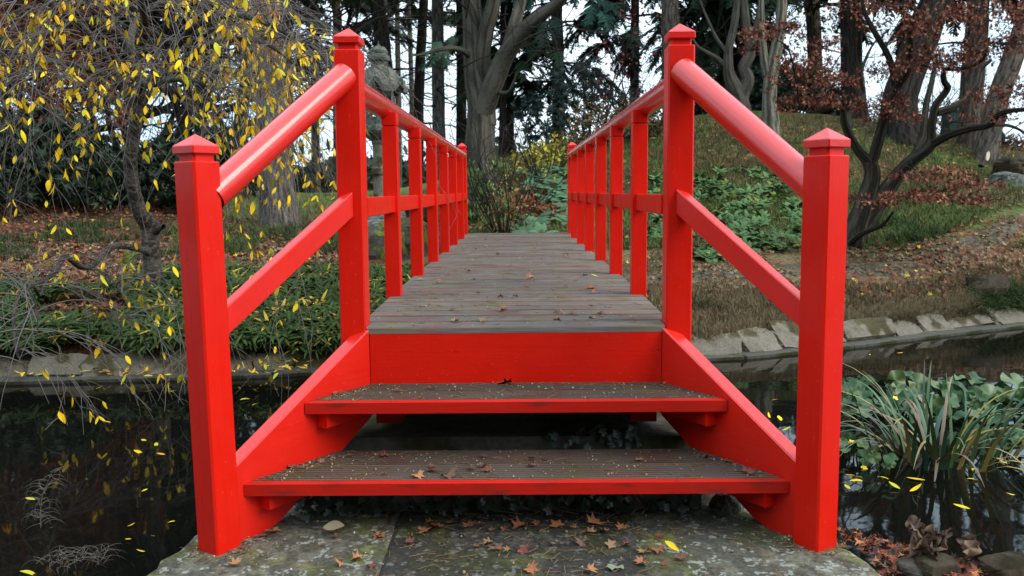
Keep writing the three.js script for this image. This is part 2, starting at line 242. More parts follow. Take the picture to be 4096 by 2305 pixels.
function faces(verts, tris, normalUp) { const g = new THREE.BufferGeometry(); g.setAttribute('position', new THREE.Float32BufferAttribute(verts.flat(), 3)); g.setIndex(tris.flat()); g.computeVertexNormals(); const uv = []; verts.forEach((v) => uv.push(v[0], v[2] ?? v[1])); g.setAttribute('uv', new THREE.Float32BufferAttribute(uv, 2)); return g; }
// a lance leaf hanging along -y, length 1
function lance(w = 0.19, bend = 0.12, fold = 0.06, n = 5) { const v = [], t = []; for (let k = 0; k <= n; k++) { const s = k / n, ww = w * Math.pow(Math.sin(Math.PI * Math.min(1, s * 0.92 + 0.04)), 0.85) * (1 - 0.25 * s), z = bend * s * s; v.push([-ww, -s, z + fold * ww / w * 0.6], [0, -s, z], [ww, -s, z + fold * ww / w * 0.6]); } for (let k = 0; k < n; k++) { const a = k * 3; t.push([a, a + 3, a + 1], [a + 1, a + 3, a + 4], [a + 1, a + 4, a + 2], [a + 2, a + 4, a + 5]); } return faces(v, t); }
// a lobed leaf lying in xz, radius about 1, curled by curl
function lobed(lobes, deep, curl, seed, spread = 5.2, stalk = 1) { const r = rng(seed), v = [[0, 0.02, 0]], t = []; const N = lobes * 2; const cx = (r() - 0.5) * curl, cz = (r() - 0.5) * curl, tw = (r() - 0.5) * curl;
  const put = (a, l) => { const x = Math.sin(a) * l, z = -Math.cos(a) * l; v.push([x, 0.05 + Math.abs(curl) * 0.25 * l * l * (r() * 0.9) + cx * x * x + cz * z * z + tw * x * z, z]); };
  for (let k = 0; k <= N; k++) { const a = -spread / 2 + spread * k / N, tip = k % 2 === 1; const c = 1 - Math.abs(a) / (spread) * 0.75; put(a, tip ? c * (0.9 + 0.2 * r()) : deep * (0.75 + 0.25 * c)); }
  for (let k = 1; k <= N; k++) t.push([0, k + 1, k]);
  if (stalk) { const b = v.length; v.push([-0.03, 0.02, 0], [0.03, 0.02, 0], [0.02 + (r() - 0.5) * 0.3, 0.12, 0.75]); t.push([b, b + 1, b + 2]); }
  return faces(v, t); }

// ================= SETTING =================
{ // ground: one sheet, fine near the place, out to the horizon
  const nx = 250, nz = 270, X = [], Z = []; const f = (t, near, far) => near * t + (far - near) * Math.pow(Math.abs(t), 7) * Math.sign(t);
  for (let i = 0; i <= nx; i++) X.push(f(i / nx * 2 - 1, 17, 700)); for (let j = 0; j <= nz; j++) { const t = j / nz * 2 - 1; Z.push(-9 + f(t, 15, 700)); }
  const pos = [], col = [], uv = [], idx = [];
  for (let j = 0; j <= nz; j++) for (let i = 0; i <= nx; i++) {
    const x = X[i], z = Z[j], y = ground(x, z); pos.push(x, y, z); uv.push(x / 2.2, z / 2.2);
    const n1 = wn(x * 0.6, z * 0.6, 3, 31), n2 = wn(x * 2.3 + 50, z * 2.3, 3, 33);
    let c = [0.085, 0.058, 0.036];
    if (z < zFar(x) + 0.1) {
      const D = 3.63 - z;
      if (x < -0.8) { // litter under the trees on the left, lawn beyond
        const lit = smooth(0.42, 0.6, n2); c = [mix(0.07, 0.15, lit), mix(0.055, 0.07, lit), mix(0.03, 0.035, lit)];
        const green = smooth(0.5, 0.62, n1) * smooth(10, 11, D) * (1 - smooth(13, 15, D)); c = c.map((q, k) => mix(q, [0.05, 0.06, 0.02][k], green * 0.7));
        const lawn = smooth(19, 22, D); c = c.map((q, k) => mix(q, [0.20, 0.235, 0.085][k], lawn * smooth(-24, -12, x)));
      } else {
        const dry = smooth(0.35, 0.6, n2); c = [mix(0.07, 0.135, dry), mix(0.052, 0.098, dry), mix(0.028, 0.050, dry)];
        const gr = smooth(0.38, 0.56, n1) * smooth(10.2, 11.5, D); c = c.map((q, k) => mix(q, [0.075, 0.105, 0.028][k], gr * 0.9));
        const red = smooth(0.5, 0.65, wn(x * 1.1, z * 1.1, 3, 37)) * smooth(1.5, 4, x); c = c.map((q, k) => mix(q, [0.15, 0.055, 0.03][k], red * 0.6));
      }
    } else if (z > zNear(x)) c = [0.075, 0.05, 0.032]; else c = [0.03, 0.027, 0.02];
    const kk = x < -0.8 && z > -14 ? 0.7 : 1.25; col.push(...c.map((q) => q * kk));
  }
  for (let j = 0; j < nz; j++) for (let i = 0; i < nx; i++) { const a = j * (nx + 1) + i; idx.push(a, a + nx + 1, a + 1, a + 1, a + nx + 1, a + nx + 2); }
  const g = new THREE.BufferGeometry(); g.setAttribute('position', new THREE.Float32BufferAttribute(pos, 3)); g.setAttribute('color', new THREE.Float32BufferAttribute(col, 3)); g.setAttribute('uv', new THREE.Float32BufferAttribute(uv, 2)); g.setIndex(idx); g.computeVertexNormals();
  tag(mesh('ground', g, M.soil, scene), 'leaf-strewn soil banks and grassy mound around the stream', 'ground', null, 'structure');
}
{ const g = new THREE.PlaneGeometry(60, 24, 1, 1).rotateX(-Math.PI / 2); const p = g.attributes.position, uv = g.attributes.uv; for (let i = 0; i < 4; i++) uv.setXY(i, p.getX(i), p.getZ(i));
  const w = mesh('water', g, M.water, scene); w.position.set(0, WATER, -2.5); tag(w, 'still black stream water mirroring trees and sky', 'water', null, 'structure'); }
function strip(name, label, cat, L, width, mat, lift, colr) { // a path sheet laid on the ground along points
  const c = curve(L.map((p) => p.clone().setY(0)), 60), pos = [], uv = [], idx = [], col = [], W = 8; let len = 0;
  c.forEach((p, k) => { const d = c[Math.min(k + 1, c.length - 1)].clone().sub(c[Math.max(k - 1, 0)]).normalize(); if (k) len += p.distanceTo(c[k - 1]);
    for (let j = 0; j <= W; j++) { const e = (j / W - 0.5) * 2, ww = width * (0.9 + 0.35 * (wn(k * 0.33, e > 0 ? 5 : 55, 2, 3) - 0.3)); const x = p.x - d.z * e * ww / 2, z = p.z + d.x * e * ww / 2; pos.push(x, ground(x, z) + lift * (1 - Math.pow(Math.abs(e), 6) * 1.6), z); uv.push(len / 2.2, e * width / 4.4 + 0.3); const m = wn(x * 2.1, z * 2.1, 3, 71); col.push(...colr.map((q) => q * (0.7 + 0.6 * m))); } });
  for (let k = 0; k + 1 < c.length; k++) for (let j = 0; j < W; j++) { const a = k * (W + 1) + j; idx.push(a, a + 1, a + W + 1, a + 1, a + W + 2, a + W + 1); }
  const g = new THREE.BufferGeometry(); g.setAttribute('position', new THREE.Float32BufferAttribute(pos, 3)); g.setAttribute('uv', new THREE.Float32BufferAttribute(uv, 2)); g.setAttribute('color', new THREE.Float32BufferAttribute(col, 3)); g.setIndex(idx); g.computeVertexNormals();
  return tag(mesh(name, g, mat, scene), label, cat, null, 'structure');
}
const PATH_R = [[2060, 1010], [2500, 1112], [2805, 1104], [3404, 1080], [3785, 1000], [4096, 880], [4500, 775]].map(([u, v]) => onGround(u, v));
const PATH_L = [[-500, 1065], [0, 1075], [420, 1060], [800, 1075], [1250, 1090], [1700, 1060], [2000, 980]].map(([u, v]) => onGround(u, v));
strip('path', 'narrow gravel path along the foot of the grassy mound', 'path', PATH_R, 0.42, M.soil, 0.02, [0.115, 0.095, 0.066]);
strip('path', 'leaf-covered earth path behind the cherry tree on the left bank', 'path', PATH_L, 0.8, M.soil, 0.02, [0.15, 0.09, 0.06]);
const distTo = (L, x, z) => { let b = 9; for (let i = 0; i + 1 < L.length; i++) { const A = L[i], B = L[i + 1], dx = B.x - A.x, dz = B.z - A.z, t = clamp(((x - A.x) * dx + (z - A.z) * dz) / (dx * dx + dz * dz)); b = Math.min(b, Math.hypot(A.x + dx * t - x, A.z + dz * t - z)); } return b; };

// rough stones: a box or sphere pushed about by noise
function rock(hx, hy, hz, seed, amp = 0.16, box = 0.55, det = 3) {
  const g = new THREE.BoxGeometry(2, 2, 2, det + 2, det + 1, det + 2); const p = g.attributes.position;
  for (let i = 0; i < p.count; i++) { const v = V3(p.getX(i), p.getY(i), p.getZ(i)); const s = v.clone().normalize().multiplyScalar(1.25); v.lerp(s, 1 - box); const key = v.clone().normalize();
    const n = 1 + amp * 2 * (fbm(key.x * 1.6 + seed * 7.1 + 20, key.y * 1.6 + key.z * 1.9 + 20, 4096, 4096, 4, seed % 50) - 0.5); p.setXYZ(i, v.x * hx * n, v.y * hy * n, v.z * hz * n); }
  const h = metreUV(g, 'x', seed * 0.37); return h; }
{ // stone edging of the far bank: each stone is a part
  const mk = (label, xs, seed, low) => {
    const t = thing('stone_edging', label, 'stone edging', V3(0, 0, 0)); t.userData.kind = 'structure'; const r = rng(seed); let x = xs[0];
    while (x < xs[1]) { const L = 0.28 + 0.55 * r() * r() + 0.12 * r(), cx = x + L / 2, z = zFar(cx), a = Math.atan2(zFar(cx + 0.2) - zFar(cx - 0.2), 0.4); const D = L / Math.cos(a);
      if (r() < 0.10) { x += L * 0.6; continue; } const hy = 0.062 + 0.04 * r(); const m = mesh('stone', rock(D / 2 * 1.0, hy, 0.115 + 0.06 * r(), Math.floor(r() * 900), 0.27, 0.74, 6), M.stone, t); m.position.set(cx, WATER + 0.03 + hy * 0.4 + 0.03 * (r() - 0.5) - low, z - 0.13 - 0.05 * r()); m.rotation.set(0.66 + 0.16 * (r() - 0.5), -a + (r() - 0.5) * 0.12, (r() - 0.5) * 0.12, 'YXZ'); x += L; }
    const pos = [], lo = (x) => 0; const gb = []; // the dark wet ledge at the water line
    for (let q = xs[0]; q < xs[1]; q += 0.6) { const A = V3(q, 0, zFar(q) + 0.03), B = V3(q + 0.6, 0, zFar(q + 0.6) + 0.03); gb.push(bar(A.setY(WATER - 0.03), B.setY(WATER - 0.03), 0.26, 0.12, 0.006)); }
    mesh('ledge', mergeGeometries(gb), M.concrete, t, 'dark wet ledge at the waterline');
  };
  mk('row of pale grey edging stones along the left bank below the dwarf bamboo', [-9, -0.3], 5, 0.03);
  mk('row of cracked pale edging stones along the right bank below the dry grass', [-0.3, 9.5], 8, 0);
}
{ // paving in front of the steps: two worn stones
  const t = thing('stone_paving', 'lichen-spotted stone slabs in front of the lowest step', 'paving', V3(0, 0, 0)); t.userData.kind = 'structure';
  const L0 = onY(790, 2141, 0), L1 = onY(610, 2305, 0), R0 = onY(3372, 2160, 0), R1 = onY(3524, 2305, 0), J = onY(1560, 2160, 0).x, J2 = onY(1510, 2305, 0).x;
  const slab = (poly, seed, mt = M.slab) => { const n = poly.length, sh = new THREE.Shape(poly.map((p) => new THREE.Vector2(p[0], -p[1]))); const g = new THREE.ExtrudeGeometry(sh, { depth: 0.3, bevelEnabled: true, bevelSize: 0.02, bevelThickness: 0.02, bevelSegments: 2, steps: 1 }).rotateX(-Math.PI / 2).translate(0, -0.322, 0); return mesh('slab_stone', metreUV(g, 'x', seed), mt, t); };
  const zb = 0.22, rag = rng(41), edge = (a, b, n) => { const o = []; for (let i = 0; i <= n; i++) o.push([mix(a[0], b[0], i / n) + (i && i < n ? (rag() - 0.5) * 0.03 : 0), mix(a[1], b[1], i / n) + (i && i < n ? (rag() - 0.5) * 0.02 : 0)]); return o; };
  slab([...edge([L0.x + 0.05, zb], [L0.x, L0.z], 3), ...edge([L0.x, L0.z], [L1.x - 0.02, L1.z], 5).slice(1), [L1.x - 0.15, 2.6], [J2 - 0.03, 2.6], ...edge([J2 - 0.014, L1.z], [J - 0.014, zb], 4)], 0.3);
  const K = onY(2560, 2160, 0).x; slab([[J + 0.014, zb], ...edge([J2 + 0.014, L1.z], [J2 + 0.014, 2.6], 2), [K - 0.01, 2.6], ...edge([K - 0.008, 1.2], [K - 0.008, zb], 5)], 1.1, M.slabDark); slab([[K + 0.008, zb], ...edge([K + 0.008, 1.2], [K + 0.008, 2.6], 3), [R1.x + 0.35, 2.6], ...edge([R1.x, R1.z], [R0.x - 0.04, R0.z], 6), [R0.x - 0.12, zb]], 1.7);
  // concrete blocks that carry the bridge
  const u = thing('concrete_block', 'dark concrete footing blocks below the red steps', 'concrete block', V3(0, 0, 0));
  mesh('lower_block', metreUV(new THREE.BoxGeometry(1.5, 0.52, 0.24, 12, 4, 2).translate(0.03, -0.085, 0.165), 'x', 0.2), M.concrete, u);
  mesh('upper_block', metreUV(new THREE.BoxGeometry(2.0, 0.72, 0.95, 12, 4, 6).translate(0.0, -0.115, -0.43), 'x', 1.2), M.concrete, u);
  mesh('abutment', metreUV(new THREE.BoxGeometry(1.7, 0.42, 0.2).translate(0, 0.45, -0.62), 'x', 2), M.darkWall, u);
}

// ================= THE BRIDGE =================
const bridge = thing('footbridge', 'bright red wooden footbridge with railings crossing the stream', 'bridge', V3(0, 0, 0));
const deckY = (z) => 0.733 + 0.036 * (1 - Math.exp(z / 0.7));
function post(x, z, rot, size, y0, y1, lean, off, label) {
  const h = size / 2, g = stack([[h, 0], [h, (y1 - y0) * 0.33], [h, (y1 - y0) * 0.66], [h, y1 - y0 - 0.004], [h - 0.003, y1 - y0], [h - 0.013, y1 - y0 + 0.001], [h - 0.013, y1 - y0 + 0.026]], 0.007, off);
  const p = mesh('post', g, M.paint, bridge, label); p.position.set(x, y0, z); p.rotation.set(0, rot, -lean, 'ZYX');
  const c = mesh('cap', stack([[h - 0.016, 0], [h - 0.003, 0.0005], [h + 0.001, 0.004], [h + 0.001, 0.028], [h - 0.002, 0.032], [0.002, 0.072]], 0.004, off + 0.5), M.paintTop, p); c.position.y = y1 - y0 + 0.0255; return p;
}
const NX = 1.1307, NZ = 0.6389, NR = 0.5422, S = 0.115, MXc = 0.673 + S / 2;
post(-NX, NZ, -NR, S, -0.004, 1.454, -0.007, 0.1); post(NX, NZ, NR, S, -0.004, 1.454, -0.005, 1.3);
post(-MXc, -S / 2, 0, S, 0.32, 1.952, 0.008, 2.2); post(MXc, -S / 2, 0, S, 0.32, 1.956, -0.003, 3.1);
const ZE = -7.38;
post(-MXc, ZE - S / 2, 0, S, 0.5, 1.885, 0, 4.2); post(MXc, ZE - S / 2, 0, S, 0.5, 1.885, 0, 5.3);
function rail(a, b, r, off) { // round handrail, worn slightly flat below
  const gb = new GB(), n = 24, pts = [], rr = []; for (let k = 0; k <= n; k++) { pts.push(a.clone().lerp(b, k / n)); rr.push(r * (1 + 0.012 * (vn(k * 0.7 + off * 9, 3.3, 999, 999, 5) - 0.5))); } gb.tube(pts, rr, 28); const g = gb.geo();
  const uv = g.attributes.uv, p = g.attributes.position, L = a.distanceTo(b); for (let i = 0; i < uv.count; i++) { const k = Math.floor(i / 29), j = i % 29; uv.setXY(i, k / n * L + off, j / 28 * TAU * r + off); }
  return mesh('handrail', g, M.paintRail, bridge); }
for (const s of [-1, 1]) {
  const fx = s * NX, bx = fx - s * Math.sin(NR) * S / 2, bz = NZ - Math.cos(NR) * S / 2;
  rail(V3(s * (MXc - 0.002), -0.01, 0).setY(s < 0 ? 1.842 : 1.848).setZ(-0.01), V3(bx + s * 0.008, 1.33, bz + 0.012), 0.0575, 0.3 + s);
  rail(V3(s * (MXc - 0.002), 1.80, -S + 0.01), V3(s * (MXc - 0.002), 1.812, ZE + 0.01), 0.0575, 2.1 + s);
  const md = mesh('sloping_rail', bar(V3(s * MXc, 1.285, -0.01), V3(bx + s * 0.006, 0.85, bz + 0.01), 0.05, 0.108, 0.005, undefined, 1.7 + s), M.paintTop, bridge);
  // stringer: a plumb board following the flare
  const xin = (z) => 0.658 + 0.70 * z, dirx = 0.70 / Math.hypot(1, 0.7), dirz = 1 / Math.hypot(1, 0.7), th = 0.075, ox = th * dirz, oz = -th * dirx;
  const z0 = -0.002, z1 = 0.612, top0 = 0.728, top1 = 0.285, dep = 0.40, ch = 0.006;
  const prof = (z, top) => { const x = xin(z), out = [[0, -dep], [0, -ch], [ch, 0], [th - ch, 0], [th, -ch], [th, -dep]]; return out.map(([o, y]) => V3(s * (x + o * dirz), Math.max(top + y, -0.003), z - o * dirx)); };
  const pos = [], N = 10, rings = []; for (let k = 0; k <= N; k++) { const t = k / N; rings.push(prof(mix(z0, z1, t), mix(top0, top1, t))); }
  const q = (A, B, D) => (s > 0 ? pos.push(A.x, A.y, A.z, B.x, B.y, B.z, D.x, D.y, D.z) : pos.push(A.x, A.y, A.z, D.x, D.y, D.z, B.x, B.y, B.z));
  for (let k = 0; k < N; k++) for (let i = 0; i < 6; i++) { const j = (i + 1) % 6, A = rings[k], B = rings[k + 1]; q(A[i], B[i], A[j]); q(A[j], B[i], B[j]); }
  for (const [R, f] of [[rings[0], 1], [rings[N], 0]]) for (let i = 1; i < 5; i++) f ? q(R[0], R[i], R[i + 1]) : q(R[0], R[i + 1], R[i]);
  const g = new THREE.BufferGeometry(); g.setAttribute('position', new THREE.Float32BufferAttribute(pos, 3)); mesh('stringer', metreUV(g, 'z', 0.9 * s + 2), M.paintTop, bridge);
  // cleats that carry the treads
  for (const [zf, y] of [[0.275, 0.479 - 0.05], [0.525, 0.2245 - 0.05]]) { const za = zf - (y > 0.3 ? 0.33 : 0.34), o = 0.034; mesh('cleat', bar(V3(s * (xin(za) - o), y - 0.036, za), V3(s * (xin(zf) - o), y - 0.036, zf), 0.07, 0.071, 0.006, undefined, 1), M.paint, bridge); }
  // main beam below the deck
  mesh('beam', metreUV(new THREE.BoxGeometry(0.12, 0.34, 7.3, 1, 1, 10).translate(s * 0.585, 0.45, -3.71), 'z', s), M.paintOld, bridge);
  mesh('beam_side', metreUV(new THREE.BoxGeometry(0.05, 0.2, 7.2, 1, 1, 10).translate(s * 0.675, 0.60, -3.72), 'z', s + 0.4), M.paint, bridge);
  for (let i = 0; i < 6; i++) { // balusters with a shadow groove below the head
    const z = -0.93 - 1.075 * i, b = 0.0415, y0 = deckY(z) - 0.10, top = 1.772 - y0, H = top - 0.078;
    const p = mesh('baluster', stack([[b, 0], [b, H * 0.5], [b, H - 0.002], [b - 0.002, H], [b - 0.007, H + 0.0005], [b - 0.007, H + 0.0085], [b - 0.001, H + 0.009], [b, H + 0.011], [b, top]], 0.004, i * 1.7 + s), M.paint, bridge); p.position.set(s * (0.645 + b), y0, z - b); }
  for (let i = 0; i < 7; i++) { const za = i ? -0.93 - 1.075 * (i - 1) - 0.083 : -S, zb = i < 6 ? -0.93 - 1.075 * i : ZE; mesh('middle_rail', bar(V3(s * 0.685, 1.272, za + 0.004), V3(s * 0.685, 1.272, zb - 0.004), 0.042, 0.09, 0.004, undefined, i * 0.7 + s), M.paint, bridge); }
}
function plankGeo(len0, len1, z0, z1, y, th, ridges, seed) { // a grooved board across the bridge; len0 at the back edge (z0), len1 at the front (z1)
  const pr = [], w = z1 - z0, p = w / ridges; pr.push([z0, -th]); for (let k = 0; k < ridges; k++) { const a = z0 + k * p; pr.push([a + p * 0.22, -0.009], [a + p * 0.32, 0], [a + p * 0.80, 0], [a + p * 0.90, -0.009]); } pr[1] = [z0 + 0.001, -0.002]; pr.push([z1 - 0.001, -0.003], [z1, -0.006], [z1, -th]);
  const r = rng(seed), N = 14, pos = [], rings = []; for (let k = 0; k <= N; k++) { const t = k / N; const sag = (r() - 0.5) * 0.0016; rings.push(pr.map(([z, yy]) => { const half = mix(len0, len1, (z - z0) / w); return V3(mix(-half, half, t), y + yy + (yy > -th + 0.001 ? sag : 0), z); })); }
  const q = (A, B, D) => pos.push(A.x, A.y, A.z, B.x, B.y, B.z, D.x, D.y, D.z), n = pr.length;
  for (let k = 0; k < N; k++) for (let i = 0; i < n; i++) { const j = (i + 1) % n, A = rings[k], B = rings[k + 1]; q(A[i], A[j], B[j]); q(A[i], B[j], B[i]); }
  const tri = THREE.ShapeUtils.triangulateShape(pr.map(([a, b]) => new THREE.Vector2(a, b)), []); for (const [a, b, c] of tri) { q(rings[0][a], rings[0][b], rings[0][c]); q(rings[N][a], rings[N][c], rings[N][b]); }
  const g = new THREE.BufferGeometry(); g.setAttribute('position', new THREE.Float32BufferAttribute(pos, 3)); const h = metreUV(g, 'x', seed * 0.731); return h; }
function tint(g, c) { const n = g.attributes.position.count, a = new Float32Array(n * 3); for (let i = 0; i < n; i++) { a[i * 3] = c[0]; a[i * 3 + 1] = c[1]; a[i * 3 + 2] = c[2]; } g.setAttribute('color', new THREE.BufferAttribute(a, 3)); return g; }
{ const r = rng(12), pitch = 0.142; let i = 0;
  for (let z = -0.002; z > ZE - 0.15; z -= pitch, i++) { const zc = z - pitch / 2, k = 0.92 + 0.2 * r(), w = r(); const notch = zc > -S ? 0.668 : 0.705;
    const zt = z - pitch + 0.006 + (r() < 0.12 ? 0.005 : 0); const m = mesh('deck_plank', tint(plankGeo(notch, notch, zt, z - 0.001, 0, 0.03, 8, i + 3), [k * (1 + 0.16 * w), k, k * (1 - 0.06 * w)]), M.deck, bridge); m.position.y = deckY(zc) + (r() - 0.5) * 0.003; }
  // riser
  mesh('riser', metreUV(new THREE.BoxGeometry(1.308, 0.262, 0.032, 10, 3, 1).translate(0, 0.594, -0.02), 'x', 3.3), M.paint, bridge);
  // treads: two grooved boards each on a red nosing
  for (const [zb, zf, y, nm] of [[-0.03, 0.3145, 0.479, 0], [0.165, 0.5685, 0.2245, 1]]) {
    const zn = zf - 0.03, zm = (zb + zn) / 2, half = (z) => 0.652 + 0.70 * z + 0.002; const tr = mesh('tread', tint(plankGeo(half(zb), half(zm), zb, zm - 0.002, y, 0.046, 8, 70 + nm), [0.50, 0.385, 0.335]), M.deck, bridge);
    mesh('tread_board', tint(plankGeo(half(zm), half(zn), zm + 0.002, zn, y, 0.046, 8, 80 + nm), [0.55, 0.44, 0.385]), M.deck, tr);
    const hf = half(zf) + (nm ? 0.006 : -0.002), L = [V3(-half(zn), y - 0.05, zf), V3(half(zn), y - 0.05, zf)];
    const g = hull8([V3(-hf, y - 0.051, zf), V3(hf, y - 0.051, zf), V3(half(zn), y - 0.051, zn + 0.001), V3(-half(zn), y - 0.051, zn + 0.001)], [V3(-hf, y - 0.005, zf), V3(hf, y - 0.005, zf), V3(half(zn), y - 0.001, zn + 0.001), V3(-half(zn), y - 0.001, zn + 0.001)], 'x', 0.4 + nm);
    mesh('nosing', g, M.paintOld, tr);
  }
}

// ================= TREES =================
const RT = rng(2024);
function limb(gb, P0, dir, len, r, lvl, rnd, o, tips) { // a wandering branch with side branches
  const n = Math.max(3, Math.round(len / o.step)), pts = [P0.clone()], d = dir.clone(); const kids = [];
  for (let k = 1; k <= n; k++) { d.x += (rnd() - 0.5) * o.wig; d.y += (rnd() - 0.5) * o.wig + o.up; d.z += (rnd() - 0.5) * o.wig; d.normalize(); pts.push(pts[k - 1].clone().addScaledVector(d, len / n));
    if (lvl > 0 && k >= n * o.bare) { const c = o.kids * (0.5 + rnd()); for (let q = 0; q < Math.floor(c + rnd() * 0.99); q++) { const a = d.clone(), s = V3(rnd() - 0.5, (rnd() - 0.5) * o.flat, rnd() - 0.5).normalize(); a.multiplyScalar(0.55).addScaledVector(s, 0.85).normalize(); kids.push([pts[k], a, len * (0.35 + 0.3 * rnd()) * (1 - 0.4 * k / n), r * (1 - 0.75 * k / n) * 0.6]); } } }
  gb.tube(pts, pts.map((_, k) => Math.max(o.min, r * (1 - 0.85 * k / n))), lvl >= 2 ? 5 : lvl === 1 ? 4 : 3);
  for (const k of kids) limb(gb, k[0], k[1], k[2], k[3], lvl - 1, rnd, o, tips);
  if (tips && lvl <= (o.tipLvl ?? 0)) for (let k = Math.floor(n * 0.3); k <= n; k++) tips.push([pts[k], d.clone()]);
}
const OPT = { step: 0.35, wig: 0.5, up: 0.02, bare: 0.25, kids: 0.8, flat: 0.8, min: 0.004 };
function trunkOf(t, pts, r, mat, o = {}) { const c = curve(pts, o.n || 26), gb = new GB(); gb.tube(c, radii(r, c.length - 1), o.seg || 12, o.rough ?? 0.06, o.seed || 3, o.us || 1.4); mesh(o.name || 'trunk', gb.geo(), mat, t); return c; }
function spray(seed, n = 12, L = 0.5, droop = 0.25) { // a conifer spray: a rib with narrow leaflets either side
  const r = rng(seed), v = [], t = []; for (let k = 0; k < n; k++) { const s = k / n, x0 = s * L, y0 = -droop * L * s * s; for (const e of [-1, 1]) { const l = L * (0.5 - 0.32 * s) * (0.6 + 0.6 * r()), a = 0.75 + 0.35 * r(), dx = Math.cos(a) * l, dz = e * Math.sin(a) * l, dy = -droop * l * (0.5 + r()) + (r() - 0.5) * 0.05; const w = 0.016 + 0.012 * r(), b = v.length; v.push([x0 - w, y0, 0], [x0 + w, y0, 0], [x0 + dx * 0.6 + w, y0 + dy * 0.4, dz * 0.6], [x0 + dx, y0 + dy, dz], [x0 + dx * 0.5 - w, y0 + dy * 0.4, dz * 0.6]); t.push([b, b + 1, b + 2], [b, b + 2, b + 4], [b + 4, b + 2, b + 3]); } } return faces(v, t); }
const SPRAYS = [spray(1), spray(2, 12, 0.5, 0.5), spray(3, 10, 0.45, 0.1)];
function leafBall(seed, n, R, l, w) { // a loose knot of small leaves
  const r = rng(seed), gs = []; for (let i = 0; i < n; i++) { const g = lance(w, 0.2, 0.1, 2); g.scale(l, l, l); const m = MX(V3((r() - 0.5) * 2 * R, (r() - 0.5) * 1.3 * R, (r() - 0.5) * 2 * R), EU(r() * TAU, r() * TAU, r() * TAU), 0.7 + 0.6 * r()); g.applyMatrix4(m); gs.push(g); } return mergeGeometries(gs); }
const KNOT = [leafBall(11, 10, 0.16, 0.11, 0.24), leafBall(12, 9, 0.2, 0.10, 0.28)];
const yAxis = V3(0, 1, 0);
function conifer(t, top, h0, h1, rBase, mat, colr, seed, o = {}) { // whorls of drooping boughs on the line base->top carrying sprays
  const r = rng(seed), gb = new GB(), mats = [], cols = []; const at = o.at;
  for (let h = h0; h < h1; h += o.dh || 0.42) { const n = o.per || 4; for (let q = 0; q < n; q++) { const a = r() * TAU, R = rBase * (1 - 0.55 * (h - h0) / (h1 - h0)) * (0.55 + 0.6 * r()); let p = at(h), d = V3(Math.cos(a), 0.15 + 0.2 * r(), Math.sin(a)).normalize(); const pts = [p.clone()]; const N = 8; for (let k = 0; k < N; k++) { d.y -= (o.droop ?? 0.11) * (0.7 + 0.6 * r()); d.x += (r() - 0.5) * 0.2; d.z += (r() - 0.5) * 0.2; d.normalize(); p = p.clone().addScaledVector(d, R / N); pts.push(p);
        if (k > 0) for (let e = 0; e < (o.dense || 3); e++) { const ya = Math.atan2(-d.z, d.x) + (r() - 0.5) * 2.2; mats.push(MX(p.clone().add(V3((r() - 0.5) * 0.25, (r() - 0.5) * 0.2, (r() - 0.5) * 0.25)), EU((r() - 0.5) * 0.8, ya, -0.35 - 0.5 * r(), 'YZX'), 0.8 + 0.8 * r())); const k2 = 0.55 + 0.9 * r(); cols.push(C(colr[0] * k2, colr[1] * k2, colr[2] * k2)); } }
      gb.tube(pts, pts.map((_, k) => 0.03 * (1 - k / N) + 0.006), 4); } }
  if (!gb.empty) mesh('boughs', gb.geo(), M.twigDark, t).userData.kind = 'stuff';
  const k3 = mats.length / 3 | 0; for (let q = 0; q < 3; q++) instanced('foliage', SPRAYS[q], M.leaf, mats.slice(q * k3, (q + 1) * k3), cols.slice(q * k3, (q + 1) * k3), t);
}
